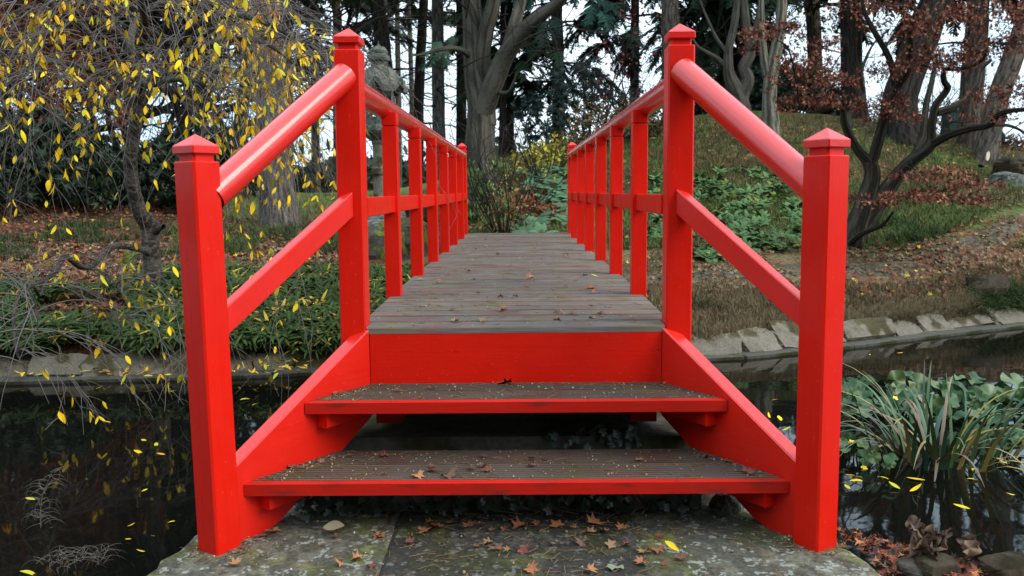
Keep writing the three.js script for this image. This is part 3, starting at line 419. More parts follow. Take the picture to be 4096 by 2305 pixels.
const TREES = [ // label, base [u, D], more points [u, v], radius m, bark, crown
  ['twin dark trunk leaning slightly left behind the weeping cherry', 742, 30, [[752, 300], [765, 0]], 0.19, 'barkDark', 'pine'],
  ['second dark trunk of the close pair behind the weeping cherry', 795, 31, [[798, 300], [802, 0]], 0.20, 'barkDark', 'bare'],
  ['dark forked tree bending left of the orange-barked pine', 955, 20, [[960, 520], [975, 380], [1000, 230], [985, 100], [925, -60]], 0.17, 'barkDark', 'fork'],
  ['large pine with flaking orange upper bark behind the left sloping handrail', 1122, 15, [[1100, 700], [1085, 400], [1068, 100], [1058, -60]], 0.30, 'barkPineMix', 'pineHigh'],
  ['thin dark trunk just right of the orange-barked pine', 1158, 36, [[1156, 300], [1154, 0]], 0.17, 'barkBrown', 'pine'],
  ['slim brown trunk standing left of the left tall bridge post', 1262, 34, [[1258, 300], [1254, 0]], 0.19, 'barkBrown', 'bare'],
  ['grey-brown trunk right behind the left tall bridge post', 1352, 33, [[1348, 300], [1345, 0]], 0.20, 'barkBrown', 'pine'],
  ['dark pine trunk leaning left above the stone lantern', 1545, 25, [[1540, 300], [1526, 130], [1500, -40]], 0.27, 'barkDark', 'pine'],
  ['thin straight trunk with broken twigs right of the lantern finial', 1594, 40, [[1592, 300], [1588, 0]], 0.17, 'barkBrown', 'bare'],
  ['slender grey trunk with drooping dead branches', 1652, 40, [[1645, 300], [1633, 0]], 0.15, 'barkBrown', 'bare'],
  ['dark bare-branched trunk between two lighter trunks', 1672, 28, [[1678, 300], [1690, 100], [1697, -20]], 0.19, 'barkDark', 'bare2'],
  ['tall light brown trunk standing clear against white sky', 1758, 25, [[1752, 300], [1749, 0]], 0.21, 'barkGreyRidge', 'bare'],
  ['dark trunk hidden half behind the forked grey beech', 1845, 27, [[1845, 300], [1842, 0]], 0.18, 'barkDark', 'bare'],
  ['left one of two dark vertical trunks right of the beech', 2010, 24, [[2012, 300], [2014, 0]], 0.11, 'barkDark', 'conA'],
  ['right one of two dark vertical trunks right of the beech', 2042, 25, [[2040, 300], [2036, 0]], 0.12, 'barkDark', 'bare'],
  ['conifer with pale trunk and dark drooping boughs above the bridge end', 2236, 24, [[2232, 300], [2226, 0]], 0.19, 'barkGreyRidge', 'conB'],
  ['dark narrow trunk in evergreen foliage left of the right tall post', 2538, 24, [[2538, 300], [2540, 0]], 0.14, 'barkDark', 'conC'],
  ['stout brown trunk just behind the right tall post', 2692, 21, [[2685, 300], [2680, 0]], 0.24, 'barkBrown', 'bare'],
  ['dark evergreen trunk behind the twisted grey tree', 2905, 23, [[2903, 300], [2900, 0]], 0.22, 'barkDark', 'conD'],
  ['dark trunk clothed in yellow-green foliage', 3270, 22, [[3262, 300], [3255, 100], [3240, -30]], 0.20, 'barkBrown', 'yellow'],
  ['straight dark trunk behind the left part of the maple', 3412, 20, [[3408, 300], [3404, 0]], 0.26, 'barkDark', 'conE'],
  ['massive dark trunk leaning right behind the maple', 3590, 17.5, [[3600, 400], [3650, 250], [3710, 100], [3760, -40]], 0.34, 'barkDark', 'bare'],
  ['ridged brown trunk near the dark green box', 3878, 18, [[3885, 400], [3900, 200], [3915, 0]], 0.24, 'barkBrown', 'conE'],
  ['leaning dark trunk at the far right of the mound', 3930, 17, [[3985, 420], [4050, 240], [4100, 100], [4150, -60]], 0.21, 'barkBrown', 'bare'],
];
{ // bark that turns from grey below to orange above
  M.barkPineMix = M.barkGreyRidge; }
const lim = { step: 0.4, wig: 0.55, up: -0.02, bare: 0.15, kids: 0.75, flat: 0.8, min: 0.006 };
TREES.forEach(([label, u0, D, more, r, bk, kind], ti) => {
  const x0 = P(u0, 766, D), base = V3(x0.x, ground(x0.x, x0.z) - 0.15, x0.z), pts = [base]; more.forEach(([u, v]) => pts.push(P(u, v, D)));
  const e = pts[pts.length - 1], f = pts[pts.length - 2], d = e.clone().sub(f).normalize(); d.x *= 0.6; d.z *= 0.6; d.normalize(); const H = 13 + 3 * RT(); while (pts[pts.length - 1].y < base.y + H) pts.push(pts[pts.length - 1].clone().addScaledVector(d, 2.5).add(V3((RT() - 0.5) * 0.15, 0, (RT() - 0.5) * 0.15)));
  const t = thing('tree', label, 'tree', base), loc = pts.map((p) => p.clone().sub(base)); const Ht = loc[loc.length - 1].y;
  const c = curve(loc, 40), gb = new GB(), R = c.map((p) => { const s = p.y / Ht; return r * (1.0 - 0.5 * s) * (1 + 0.55 * Math.exp(-p.y / 0.35)); });
  if (kind === 'pineHigh') { const cut = c.findIndex((p) => p.y > 3.0); const a = new GB(); a.tube(c.slice(0, cut + 1), R.slice(0, cut + 1), 16, 0.07, ti, 1.6); mesh('trunk', a.geo(), M.barkGreyRidge, t); const b = new GB(); b.tube(c.slice(cut), R.slice(cut), 16, 0.05, ti, 1.6); mesh('upper_trunk', b.geo(), M.barkPine, t, 'flaking orange upper trunk'); }
  else { gb.tube(c, R, 12, 0.07, ti, 1.6); mesh('trunk', gb.geo(), M[bk], t); }
  const at = (h) => { for (let i = 1; i < c.length; i++) if (c[i].y >= h) return c[i - 1].clone().lerp(c[i], (h - c[i - 1].y) / Math.max(1e-6, c[i].y - c[i - 1].y)); return c[c.length - 1].clone(); };
  const rnd = rng(500 + ti), bg = new GB(), tips = [];
  const dead = (n, h0, h1, L, lv) => { for (let i = 0; i < n; i++) { const h = mix(h0, h1, (i + rnd()) / n), a = rnd() * TAU; limb(bg, at(h), V3(Math.cos(a), 0.1 + 0.3 * (rnd() - 0.3), Math.sin(a)).normalize(), L * (0.6 + 0.7 * rnd()), 0.035 * (0.5 + 0.5 * rnd()) + r * 0.04, lv, rnd, lim, tips); } };
  if (kind === 'bare') dead(14, 2.2, 10, 2.6, 2); else if (kind === 'bare2') dead(18, 1.6, 10, 3.0, 2); else if (kind === 'pine' || kind === 'pineHigh') dead(14, 2.4, 10, 2.8, 2); else if (kind === 'fork') dead(12, 2.2, 9, 3.2, 2); else dead(4, 1.8, 6, 1.8, 1);
  if (!bg.empty) mesh('branches', bg.geo(), M.twigDark, t).userData.kind = 'stuff';
  if (!kind.startsWith('con') && kind !== 'yellow' && u0 < 3500 && (u0 < 1000 || ti % 2 || kind === 'pine')) conifer(t, 0, kind === 'pine' ? 6.2 : 8.8, Ht + 0.5, 2.9, null, [0.045, 0.055, 0.034], 40 + ti, { at, dh: 0.62, per: 3, droop: 0.05, dense: 3 });
  if (kind === 'conA') conifer(t, 0, 3.2, Ht, 2.6, null, [0.040, 0.070, 0.040], 60, { at, dh: 0.55, per: 3, dense: 2 });
  if (kind === 'conB') conifer(t, 0, 2.4, Ht, 3.0, null, [0.028, 0.064, 0.046], 61, { at, dh: 0.55, per: 3, dense: 2, droop: 0.14 });
  if (kind === 'conC') conifer(t, 0, 3.4, Ht, 2.9, null, [0.030, 0.060, 0.040], 62, { at, dh: 0.55, per: 3, dense: 2, droop: 0.12 });
  if (kind === 'conD') conifer(t, 0, 0.8, Ht, 2.1, null, [0.034, 0.058, 0.032], 63, { at, dh: 0.42, per: 4, dense: 3, droop: 0.12 });
  if (kind === 'conE') conifer(t, 0, 3.2, u0 > 3500 ? 5.5 : Ht, 2.2, null, [0.026, 0.040, 0.024], 64 + ti, { at, dh: 0.6, per: 3, dense: 3, droop: 0.1 });
  if (kind === 'yellow') { const mats = [], cols = []; for (let i = 0; i < 1500; i++) { const h = 1.2 + 8 * rnd(), a = rnd() * TAU, q = 1.3 * Math.sqrt(rnd()), p = at(h).add(V3(Math.cos(a) * q, (rnd() - 0.5) * 0.6, Math.sin(a) * q)); if (wn(p.x * 1.3 + 9, p.y * 1.3, 2, 3) < 0.46) continue; mats.push(MX(p, EU(rnd() * TAU, rnd() * TAU, 0), 0.7 + 0.5 * rnd())); const k = 0.5 + 0.8 * rnd(); cols.push(C(0.13 * k, 0.105 * k, 0.025 * k)); } instanced('foliage', KNOT[0], M.leaf, mats, cols, t); }
});
{ // grey beech, forked low
  const D = 16, q = (u, v, d = D) => P(u, v, d), b0 = q(1915, 600), base = V3(b0.x, ground(b0.x, b0.z) - 0.15, b0.z), t = thing('beech_tree', 'smooth grey beech with several forking trunks behind the bridge', 'tree', base);
  const L = (a) => a.map((p) => (p.isVector3 ? p : q(...p)).clone().sub(base)), up = (p, dx, dy, dz) => p.clone().add(V3(dx, dy, dz));
  trunkOf(t, L([base, [1920, 560], [1922, 440], [1900, 300], [1893, 150], [1885, 0], q(1880, -200), q(1870, -900)]), [0.42, 0.29, 0.26, 0.21, 0.19, 0.18, 0.15, 0.06], M.barkGrey, { seg: 16, n: 40, rough: 0.04, seed: 4 });
  trunkOf(t, L([[1935, 500], [1936, 360], [1930, 230, 15.9], [1945, 120, 15.8], [1972, 20, 15.7], q(2000, -150, 15.6), q(2050, -700, 15.4)]), [0.24, 0.20, 0.155, 0.14, 0.13, 0.12, 0.04], M.barkGrey, { seg: 14, rough: 0.04, seed: 5, name: 'limb' });
  trunkOf(t, L([[1925, 460, 15.95], [1970, 340, 15.8], [2025, 215, 15.6], [2070, 150, 15.4], [2130, 85, 15.2], [2230, 10, 15], q(2350, -110, 14.7), q(2500, -500, 14.4)]), [0.22, 0.20, 0.17, 0.15, 0.12, 0.09, 0.07, 0.03], M.barkGrey, { seg: 14, rough: 0.05, seed: 6, name: 'limb' });
  trunkOf(t, L([[2035, 205, 15.55], [2055, 110, 15.6], [2085, 0, 15.8], q(2110, -150, 16), q(2140, -700, 16)]), [0.15, 0.12, 0.10, 0.08, 0.03], M.barkGrey, { seg: 12, rough: 0.05, seed: 7, name: 'limb' });
  trunkOf(t, L([[1890, 240], [1868, 215, 15.8], [1830, 195, 15.6], [1770, 195, 15.4], [1700, 215, 15.2], [1640, 225, 15]]), [0.08, 0.06, 0.05, 0.04, 0.025, 0.01], M.barkGrey, { seg: 8, name: 'limb' });
  trunkOf(t, L([[1950, 330], [2000, 370, 15.7], [2035, 365, 15.5], [2070, 290, 15.3]]), [0.05, 0.04, 0.03, 0.015], M.barkGrey, { seg: 6, name: 'limb' });
  trunkOf(t, L([[1930, 180], [1890, 40, 15.8], q(1840, -60, 15.6)]), [0.1, 0.07, 0.05], M.barkGrey, { seg: 8, name: 'limb' });
  const bg = new GB(), rnd = rng(88); for (let i = 0; i < 26; i++) { const p = L([q(1780 + rnd() * 560, -60 + rnd() * 380, 15 + rnd())])[0]; limb(bg, p, V3(rnd() - 0.5, 0.5 * rnd() - 0.1, rnd() - 0.5).normalize(), 0.9 + rnd(), 0.016, 1, rnd, { ...lim, up: 0 }, null); } mesh('branches', bg.geo(), M.twigDark, t).userData.kind = 'stuff';
}
function sketchTree(name, label, D, u0, limbs, mat, group) { // a tree drawn limb by limb; first limb starts at the ground
  const b0 = P(u0, 766, D), base = V3(b0.x, ground(b0.x, b0.z) - 0.1, b0.z), t = thing(name, label, 'tree', base, 0, group), rnd = rng(u0);
  limbs.forEach(([pts, r, nm], k) => { const L = pts.map((p) => P(p[0], p[1], p[2] ?? D)); if (!k) L.unshift(base.clone()); trunkOf(t, L.map((p) => p.sub(base)), k ? r : [r[0] * 1.35, ...r], mat, { seg: k ? 9 : 12, n: Math.max(10, pts.length * 6), rough: 0.05, seed: k + u0 % 50, name: nm || (k ? 'limb' : 'trunk'), us: 2.2 }); });
  return [t, base];
}
sketchTree('twisted_tree', 'twisted pale grey tree with knotted forks on top of the mound', 18, 2963, [
  [[[2955, 400], [2935, 350], [2915, 290], [2915, 200], [2935, 110], [2950, 0], [2960, -200], [2990, -700]], [0.20, 0.17, 0.12, 0.09, 0.08, 0.075, 0.06, 0.02]],
  [[[2965, 390], [2990, 320], [2975, 270], [3000, 215], [2985, 110], [2975, 0], [2950, -150], [2930, -600]], [0.17, 0.15, 0.13, 0.12, 0.10, 0.085, 0.07, 0.02]],
  [[[2998, 220], [3020, 130], [3040, 30], [3060, -100], [3100, -600]], [0.09, 0.07, 0.06, 0.05, 0.02]],
  [[[2905, 265], [2870, 235], [2820, 205], [2790, 185], [2745, 95]], [0.06, 0.05, 0.04, 0.03, 0.012]],
  [[[2915, 220], [2870, 160], [2840, 100], [2800, 0], [2780, -80]], [0.05, 0.04, 0.03, 0.02, 0.01]]], M.barkGrey);
sketchTree('pale_tree', 'pale ridged slim tree forking just right of the twisted tree', 16, 3080, [
  [[[3082, 470], [3078, 400], [3085, 300], [3098, 230], [3115, 150], [3126, 60], [3130, -60], [3140, -700]], [0.16, 0.135, 0.13, 0.125, 0.105, 0.10, 0.09, 0.03]],
  [[[3070, 300], [3058, 240], [3050, 150], [3045, 30], [3040, -120], [3020, -600]], [0.10, 0.085, 0.07, 0.06, 0.05, 0.02]]], M.barkPale);
{ // dark bushes and far wood: uncountable
  const rnd = rng(303), mats = [[], []], cols = [[], []];
  for (let i = 0; i < 5200; i++) { const x = -60 + 120 * rnd(), z = -42 - 26 * rnd(), h = 3.5 * wn(x * 0.12 + 40, 3, 3, 9) * 1.6 - 0.9; if (h < 0.2) continue; const y = 1.2 + h * Math.pow(rnd(), 0.8); const k = 0.4 + 0.9 * rnd(), b = wn(x * 0.2, z * 0.2, 2, 4); mats[i % 2].push(MX(V3(x, y, z), EU(rnd() * TAU, rnd() * TAU, 0), 4.5 + 3 * rnd())); cols[i % 2].push(b > 0.55 ? C(0.085 * k, 0.06 * k, 0.03 * k) : C(0.025 * k, 0.04 * k, 0.025 * k)); }
  const t = instanced('distant_wood', KNOT[0], M.leaf, mats[0].concat(mats[1]), cols[0].concat(cols[1]), scene, 'hazy dark edge of woodland seen low between the trunks', 'woodland');
}
{ // the wood behind the photographer, which the upright faces of the bridge mirror
  const rnd = rng(304), mats = [], cols = []; for (let i = 0; i < 9000; i++) { const a = mix(1.75, 4.6, rnd()), R = 15 + 7 * rnd(), x = Math.sin(a) * R * (a > 3.1 ? 1.1 : 1), z = 4 - Math.cos(a) * R; if (x > 9 && z > -40) continue; const y = 0.2 + 11.5 * Math.pow(rnd(), 0.9) * (0.7 + 0.5 * wn(x * 0.2 + 40, z * 0.2 + 40, 2, 9)); const k = 0.5 + 0.9 * rnd(); mats.push(MX(V3(x, y, z), EU(rnd() * TAU, rnd() * TAU, 0), 4.5 + 2.5 * rnd())); cols.push(C(0.04 * k, 0.045 * k, 0.022 * k)); }
  instanced('woodland', KNOT[1], M.leaf, mats, cols, scene, 'dark wood standing behind the viewer, outside the frame', 'woodland');
}
function bush(name, label, cat, centre, rad, n, geo, mat, colf, seed, o = {}) { // leaves through an uneven volume, with stems
  const rnd = rng(seed), t = thing(name, label, cat, V3(centre.x, ground(centre.x, centre.z) - 0.05, centre.z)), mats = [], cols = [];
  const gb = new GB(); for (let i = 0; i < (o.stems ?? 8); i++) { const a = rnd() * TAU; limb(gb, V3(Math.cos(a) * rad.x * 0.15, 0, Math.sin(a) * rad.z * 0.15), V3(Math.cos(a) * 0.6, 1, Math.sin(a) * 0.6).normalize(), rad.y * 1.5, o.r || 0.03, 1, rnd, { ...lim, up: 0.02 }, null); } if (!gb.empty) mesh('stems', gb.geo(), M.twigDark, t).userData.kind = 'stuff';
  let tries = 0; while (mats.length < n && tries++ < n * 8) { const p = V3((rnd() - 0.5) * 2, rnd(), (rnd() - 0.5) * 2); const rr = Math.hypot(p.x, p.y * 1.0, p.z), lump = 0.62 + 0.62 * wn(p.x * 2.2 + seed, p.y * 2.2 + p.z * 1.7, 3, seed % 40); if (rr > lump) continue; if (rr < lump * 0.45 && rnd() < 0.7) continue; if (wn(p.x * 5 + seed, p.y * 5 - p.z * 4, 2, 8) < (o.gap ?? 0.42)) continue; mats.push(MX(V3(p.x * rad.x, p.y * rad.y + (o.lift || 0), p.z * rad.z), EU(rnd() * TAU, rnd() * TAU, (rnd() - 0.5) * 0.8), (o.scale || 1) * (0.7 + 0.7 * rnd()))); cols.push(colf(rnd)); }
  instanced('foliage', geo, mat, mats, cols, t); return t; }
const cf = (r, g, b, j = 0.8) => (rnd) => { const k = 1 - j / 2 + j * rnd(); return C(r * k, g * k, b * k); };
const RH = [mergeGeometries([0, 1, 2, 3, 4, 5, 6].map((i) => lance(0.17, 0.35, 0.08, 2).scale(0.15, 0.15, 0.15).rotateX(1.1).rotateY(i * TAU / 7)))];
bush('rhododendron', 'dark green rhododendron thicket at the far left under the cherry', 'shrub', P(-80, 760, 14.2), V3(2.8, 1.9, 1.6), 1700, RH[0], M.glossLeaf, cf(0.014, 0.026, 0.012), 71, { gap: 0.47 });
bush('rhododendron', 'dark rhododendron mass behind the cherry trunk', 'shrub', P(460, 760, 15.5), V3(2.2, 1.5, 1.4), 1000, RH[0], M.glossLeaf, cf(0.013, 0.025, 0.012), 72, { gap: 0.5 });
bush('rhododendron', 'smaller dark evergreen shrub left of the large pine base', 'shrub', P(850, 700, 21), V3(1.9, 2.0, 1.3), 1000, RH[0], M.glossLeaf, cf(0.017, 0.031, 0.018), 73, { gap: 0.5 });
bush('russet_tree', 'russet-leaved tree glimpsed behind the cherry twigs at far left', 'tree', P(100, 700, 19), V3(3.0, 5.6, 1.5), 1500, KNOT[0], M.leaf, cf(0.22, 0.065, 0.025), 74, { lift: 0.8, r: 0.08, gap: 0.5 });
bush('orange_shrub', 'small round orange shrub below the cherry twigs on the left', 'shrub', P(345, 700, 18.5), V3(0.22, 0.42, 0.22), 90, KNOT[1], M.leaf, cf(0.36, 0.10, 0.03, 0.4), 75, { stems: 3, gap: 0.1, lift: 0.2, r: 0.01 });
bush('evergreen_tree', 'dark evergreen crown closing the view left of the tall pine', 'tree', P(620, 700, 24), V3(3.0, 8.5, 2), 650, KNOT[1], M.leaf, cf(0.016, 0.028, 0.02), 76, { lift: 1.5, r: 0.1, gap: 0.56 });
bush('evergreen_tree', 'tall dark evergreen rising above the rhododendrons at the far left', 'tree', P(60, 700, 24), V3(4.2, 13, 2.5), 2600, KNOT[1], M.leaf, cf(0.012, 0.02, 0.013), 176, { lift: 3.2, r: 0.12, gap: 0.47, scale: 2.2 });
bush('evergreen_tree', 'second tall dark evergreen behind the cherry crown', 'tree', P(480, 700, 27), V3(3.6, 13, 2.5), 2200, KNOT[1], M.leaf, cf(0.012, 0.02, 0.013), 177, { lift: 4.2, r: 0.12, gap: 0.49, scale: 2.2 });
bush('evergreen_shrub', 'dark evergreen shrub on the mound behind the pale slim tree', 'shrub', P(3160, 480, 21), V3(1.7, 1.6, 1.2), 900, RH[0], M.glossLeaf, cf(0.018, 0.034, 0.02), 77, { gap: 0.48 });
bush('evergreen_shrub', 'thin dark evergreen growing between the two dark trunks and the mound', 'shrub', P(2360, 560, 21), V3(2.0, 1.9, 1.1), 420, RH[0], M.glossLeaf, cf(0.022, 0.042, 0.034), 78, { gap: 0.56 });
bush('berry_tree', 'thin red-berried shrub left of the right tall post', 'shrub', P(2530, 520, 19.5), V3(0.8, 2.6, 0.6), 46, leafBall(23, 4, 0.1, 0.07, 0.4), M.leaf, cf(0.17, 0.03, 0.035), 79, { gap: 0.5, lift: 0.5, stems: 9, r: 0.016 });
bush('yellow_shrub', 'low shrub with scattered small yellow leaves at the bridge end', 'shrub', P(2180, 700, 16.5), V3(1.2, 0.95, 0.6), 110, leafBall(21, 5, 0.12, 0.075, 0.3), M.leaf, cf(0.42, 0.34, 0.05), 80, { gap: 0.42, stems: 14, r: 0.012 });
bush('brown_thicket', 'thin brown twiggy thicket on the crest left of the right post', 'shrub', P(2480, 600, 17.5), V3(1.6, 0.9, 0.7), 200, KNOT[1], M.leaf, cf(0.13, 0.09, 0.045), 81, { gap: 0.5, stems: 18, r: 0.014 });
bush('twiggy_shrub', 'bare reddish-brown twiggy shrub just beyond the end of the deck', 'shrub', P(2015, 900, 12.1), V3(0.5, 0.85, 0.35), 110, leafBall(22, 3, 0.08, 0.06, 0.3), M.leaf, cf(0.20, 0.14, 0.05), 82, { gap: 0.3, stems: 34, r: 0.009 });
bush('leafy_weed', 'tall green weeds with lance leaves in front of the beech', 'plant', P(1950, 700, 13.4), V3(0.55, 1.15, 0.35), 60, RH[0], M.leaf, cf(0.11, 0.17, 0.05), 83, { gap: 0.3, stems: 12, r: 0.007 });
bush('russet_bush', 'low russet shrub on the slope beyond the bridge end', 'shrub', P(2110, 820, 13.6), V3(0.5, 0.45, 0.3), 90, KNOT[1], M.leaf, cf(0.22, 0.075, 0.03), 84, { gap: 0.3, r: 0.008 });
bush('olive_thicket', 'pale olive thicket of thin stems beyond the maple', 'shrub', P(3680, 470, 30), V3(3.2, 3.6, 1), 700, KNOT[0], M.leaf, cf(0.12, 0.12, 0.06), 85, { gap: 0.5, stems: 26, r: 0.03 });

// ---------- weeping cherry ----------
const leafY = [lance(0.19, 0.10, 0.06, 5), lance(0.2, -0.22, 0.08, 5), lance(0.17, 0.3, 0.03, 5)];
M.yellow = [[0.84, 0.54, 0.008], [0.86, 0.62, 0.014], [0.78, 0.40, 0.008], [0.58, 0.54, 0.02]].map((c) => new THREE.MeshPhysicalMaterial({ specularIntensity: 0.3, color: C(...c), roughness: 0.6, transmission: 0.2, thickness: 0, side: THREE.DoubleSide }));
{
  const b0 = onGround(622, 1222), base = V3(b0.x, ground(b0.x, b0.z) - 0.08, b0.z), t = thing('weeping_cherry', 'weeping cherry hung with last yellow leaves over the left bank', 'tree', base), bD = 3.6338 - base.z;
  const D0 = bD, W = (u, v, D) => P(u, v, D - 8.6 + D0).sub(base);
  const tr = (pts, r, nm, o = {}) => trunkOf(t, pts, r, M.barkCherry, { seg: 12, n: 40, rough: 0.07, seed: 12, us: 3, name: nm, ...o });
  tr([V3(0, 0, 0), W(618, 1150, 8.6), W(605, 1040, 8.6), W(600, 960, 8.6), W(598, 905, 8.6), W(560, 850, 8.5), W(535, 770, 8.4), W(522, 650, 8.3), W(545, 480, 8.2), W(560, 330, 8.1), W(515, 180, 8), W(400, 70, 7.8)], [0.11, 0.095, 0.088, 0.09, 0.10, 0.075, 0.07, 0.065, 0.06, 0.055, 0.04, 0.03], 'trunk');
  tr([W(612, 935, 8.6), W(640, 912, 8.5), W(655, 905, 8.45)], [0.05, 0.03, 0.022], 'stub', { seg: 8, n: 6 });
  const LIMBS = [
    [[[615, 1015, 8.6], [560, 998, 8.4], [475, 982, 8.2], [430, 1000, 8], [370, 1060, 7.7], [325, 1070, 7.5], [290, 1045, 7.3], [258, 1028, 7.15], [235, 1065, 7], [190, 1115, 6.8], [125, 1146, 6.5], [85, 1160, 6.2], [60, 1230, 6], [55, 1330, 5.8], [70, 1420, 5.7], [100, 1470, 5.6]], [0.042, 0.036, 0.033, 0.03, 0.026, 0.026, 0.026, 0.025, 0.023, 0.02, 0.018, 0.016, 0.014, 0.011, 0.008, 0.004], 0.35],
    [[[190, 1115, 6.8], [160, 1180, 6.4], [135, 1150, 6], [110, 1160, 5.7], [145, 1250, 5.5], [150, 1340, 5.4]], [0.015, 0.013, 0.012, 0.011, 0.008, 0.004], 0.1],
    [[[330, 1070, 7.5], [400, 1085, 7], [450, 1120, 6.6], [500, 1200, 6.3], [530, 1300, 6.1]], [0.012, 0.01, 0.009, 0.007, 0.003], 0.1],
    [[[548, 470, 8.2], [470, 320, 7.9], [380, 170, 7.5], [270, 60, 7.0], [130, -20, 6.5], [0, -50, 6.2], [-140, 20, 6]], [0.05, 0.045, 0.04, 0.035, 0.03, 0.02, 0.008], 0.2],
    [[[555, 355, 8.1], [640, 300, 7.9], [720, 250, 7.6], [800, 200, 7.3], [900, 165, 7], [1000, 160, 6.7], [1090, 190, 6.5], [1180, 260, 6.4]], [0.048, 0.042, 0.036, 0.03, 0.025, 0.02, 0.014, 0.006], 0.15],
    [[[548, 250, 8], [580, 120, 7.4], [560, 0, 6.6], [500, -80, 5.8], [420, -70, 5.2], [330, 20, 4.9]], [0.045, 0.038, 0.032, 0.026, 0.018, 0.008], 0.3],
    [[[640, 300, 7.9], [760, 120, 7.2], [920, 60, 6.4], [1060, 90, 5.9], [1150, 140, 5.7], [1230, 220, 5.6]], [0.036, 0.03, 0.025, 0.02, 0.013, 0.005], 0.2],
    [[[515, 180, 8], [560, 60, 8.2], [680, 0, 8.3], [840, 10, 8.2], [980, 100, 8.1], [1080, 240, 8]], [0.035, 0.03, 0.025, 0.02, 0.014, 0.006], 0.2],
    [[[400, 70, 7.8], [250, 110, 7.9], [100, 190, 7.8], [-60, 300, 7.7]], [0.03, 0.025, 0.017, 0.007], 0.1],
    [[[470, 320, 7.9], [330, 270, 7.2], [200, 250, 6.7], [60, 300, 6.3], [-60, 420, 6]], [0.032, 0.026, 0.02, 0.014, 0.006], 0.1],
    [[[1000, 160, 6.7], [1120, 150, 6.9], [1200, 170, 7], [1270, 240, 7], [1300, 340, 7]], [0.018, 0.014, 0.011, 0.008, 0.004], 0.1],
    [[[720, 250, 7.6], [900, 290, 8], [1060, 290, 8.2], [1180, 320, 8.2], [1270, 390, 8.1]], [0.026, 0.02, 0.015, 0.011, 0.005], 0.1],
    [[[560, 330, 8.1], [610, 340, 7.4], [690, 320, 6.8], [800, 330, 6.3], [900, 400, 6]], [0.03, 0.025, 0.02, 0.013, 0.005], 0.15],
  ];
  const rnd = rng(4242), tw = new GB(), LV = [];
  const twig = (p, d, L, r, lv, leafy) => { const st = 0.085, n = Math.max(4, Math.round(L / st)), pts = [p.clone()]; const kids = []; d = d.clone().normalize(); let bx = 0, bz = 0;
    for (let k = 1; k <= n; k++) { bx = bx * 0.6 + (rnd() - 0.5) * 0.32; bz = bz * 0.6 + (rnd() - 0.5) * 0.32; d.x += bx * 0.6; d.z += bz * 0.6; d.y -= 0.17 + 0.05 * rnd(); d.normalize(); if (k < 4 && lv === 2) d.y = Math.max(d.y, -0.3); const q = pts[k - 1].clone().addScaledVector(d, L / n); pts.push(q); const y = q.y + base.y; if (y < WATER + 0.1) break; if (lv > 0 && k > n * 0.15 && rnd() < (lv === 2 ? 0.42 : 0.2)) kids.push([q, V3(d.x + (rnd() - 0.5) * 1.7, d.y * 0.5 + 0.25 * rnd(), d.z + (rnd() - 0.5) * 1.7), L * (0.2 + 0.4 * rnd()), r * 0.62]); if (k > 2 && rnd() < leafy * (wn(q.x * 1.5 + 60, q.y * 1.5 + q.z * 1.1 + 60, 2, 19) > 0.47 ? 1.75 : 0.3)) { const s = 1 + (rnd() < 0.4) + (rnd() < 0.2); for (let e = 0; e < s; e++) LV.push([q.clone(), rnd()]); } }
    tw.tube(pts, pts.map((_, k) => Math.max(0.0013, r * (1 - 0.75 * k / n))), 4); for (const k of kids) twig(k[0], k[1], k[2], k[3], lv - 1, leafy); };
  const CNT = [26, 12, 9, 36, 38, 30, 30, 30, 20, 26, 22, 24, 22];
  LIMBS.forEach(([pts, r, from], i) => { const c = tr(pts.map((p) => W(...p)), r, i === 0 ? 'low_limb' : 'limb', { seg: 7, n: pts.length * 5, rough: 0.12, seed: i });
    const out = c[c.length - 1].clone().sub(c[0]).setY(0).normalize(); const N = CNT[i];
    for (let k = 0; k < N; k++) { const s = mix(from, 1, (k + rnd()) / N), p = c[Math.min(c.length - 1, Math.floor(s * (c.length - 1)))]; const a = rnd() * TAU; const low = i < 3; if (low && s < 0.55) continue; const d = V3(out.x * 0.7 + Math.cos(a) * 0.9, (low ? 0.5 : 0.5) + 0.5 * rnd(), out.z * 0.5 + Math.sin(a) * 0.9); const right = project(p.clone().add(base))[0] > 900; twig(p, d, low ? 0.8 + 0.9 * rnd() : right ? 0.5 + 1.3 * rnd() * rnd() : 0.55 + 1.75 * rnd() * rnd(), 0.0055, 2, low ? 0.085 : 0.125); } });
  const tg = mesh('twigs', tw.geo(), M.twig, t); tg.userData.kind = 'stuff';
  // leaves: those that show largest are parts, the rest one part
  const items = LV.map(([p, s]) => { const w = p.clone().add(base), [u, v] = project(w); const D = 3.6338 - w.z; const inF = u > -40 && u < 4136 && v > -60 && v < 2305; return { p, s, k: inF ? 1 / D : 0, u, v }; }).filter((q, i) => q.p.y + base.y > WATER + 0.12 && (q.u < 1370 || i % 4 === 0));
  items.sort((a, b) => b.k - a.k); const rest = [], restC = [];
  items.forEach((q, i) => { const e = EU((rnd() - 0.5) * 1.3, rnd() * TAU, (rnd() - 0.5) * 1.3), l = 0.050 + 0.038 * rnd(), m = MX(q.p, e, V3(l * (0.9 + 0.4 * rnd()), l, l)); const ci = rnd() < 0.5 ? 0 : rnd() < 0.5 ? 1 : rnd() < 0.5 ? 2 : 3; if (i < 298) { const o = mesh('leaf', leafY[Math.floor(rnd() * 3)], M.yellow[ci], t); o.applyMatrix4(m); } else { rest.push(m); restC.push(M.yellow[ci].color); } });
  const yl = M.yellow[0].clone(); yl.color = C(1, 1, 1); if (rest.length) instanced('leaves', leafY[0], yl, rest, restC, t);
  console.log('cherry leaves', items.length, 'twig tris', tw.i.length / 3);
}

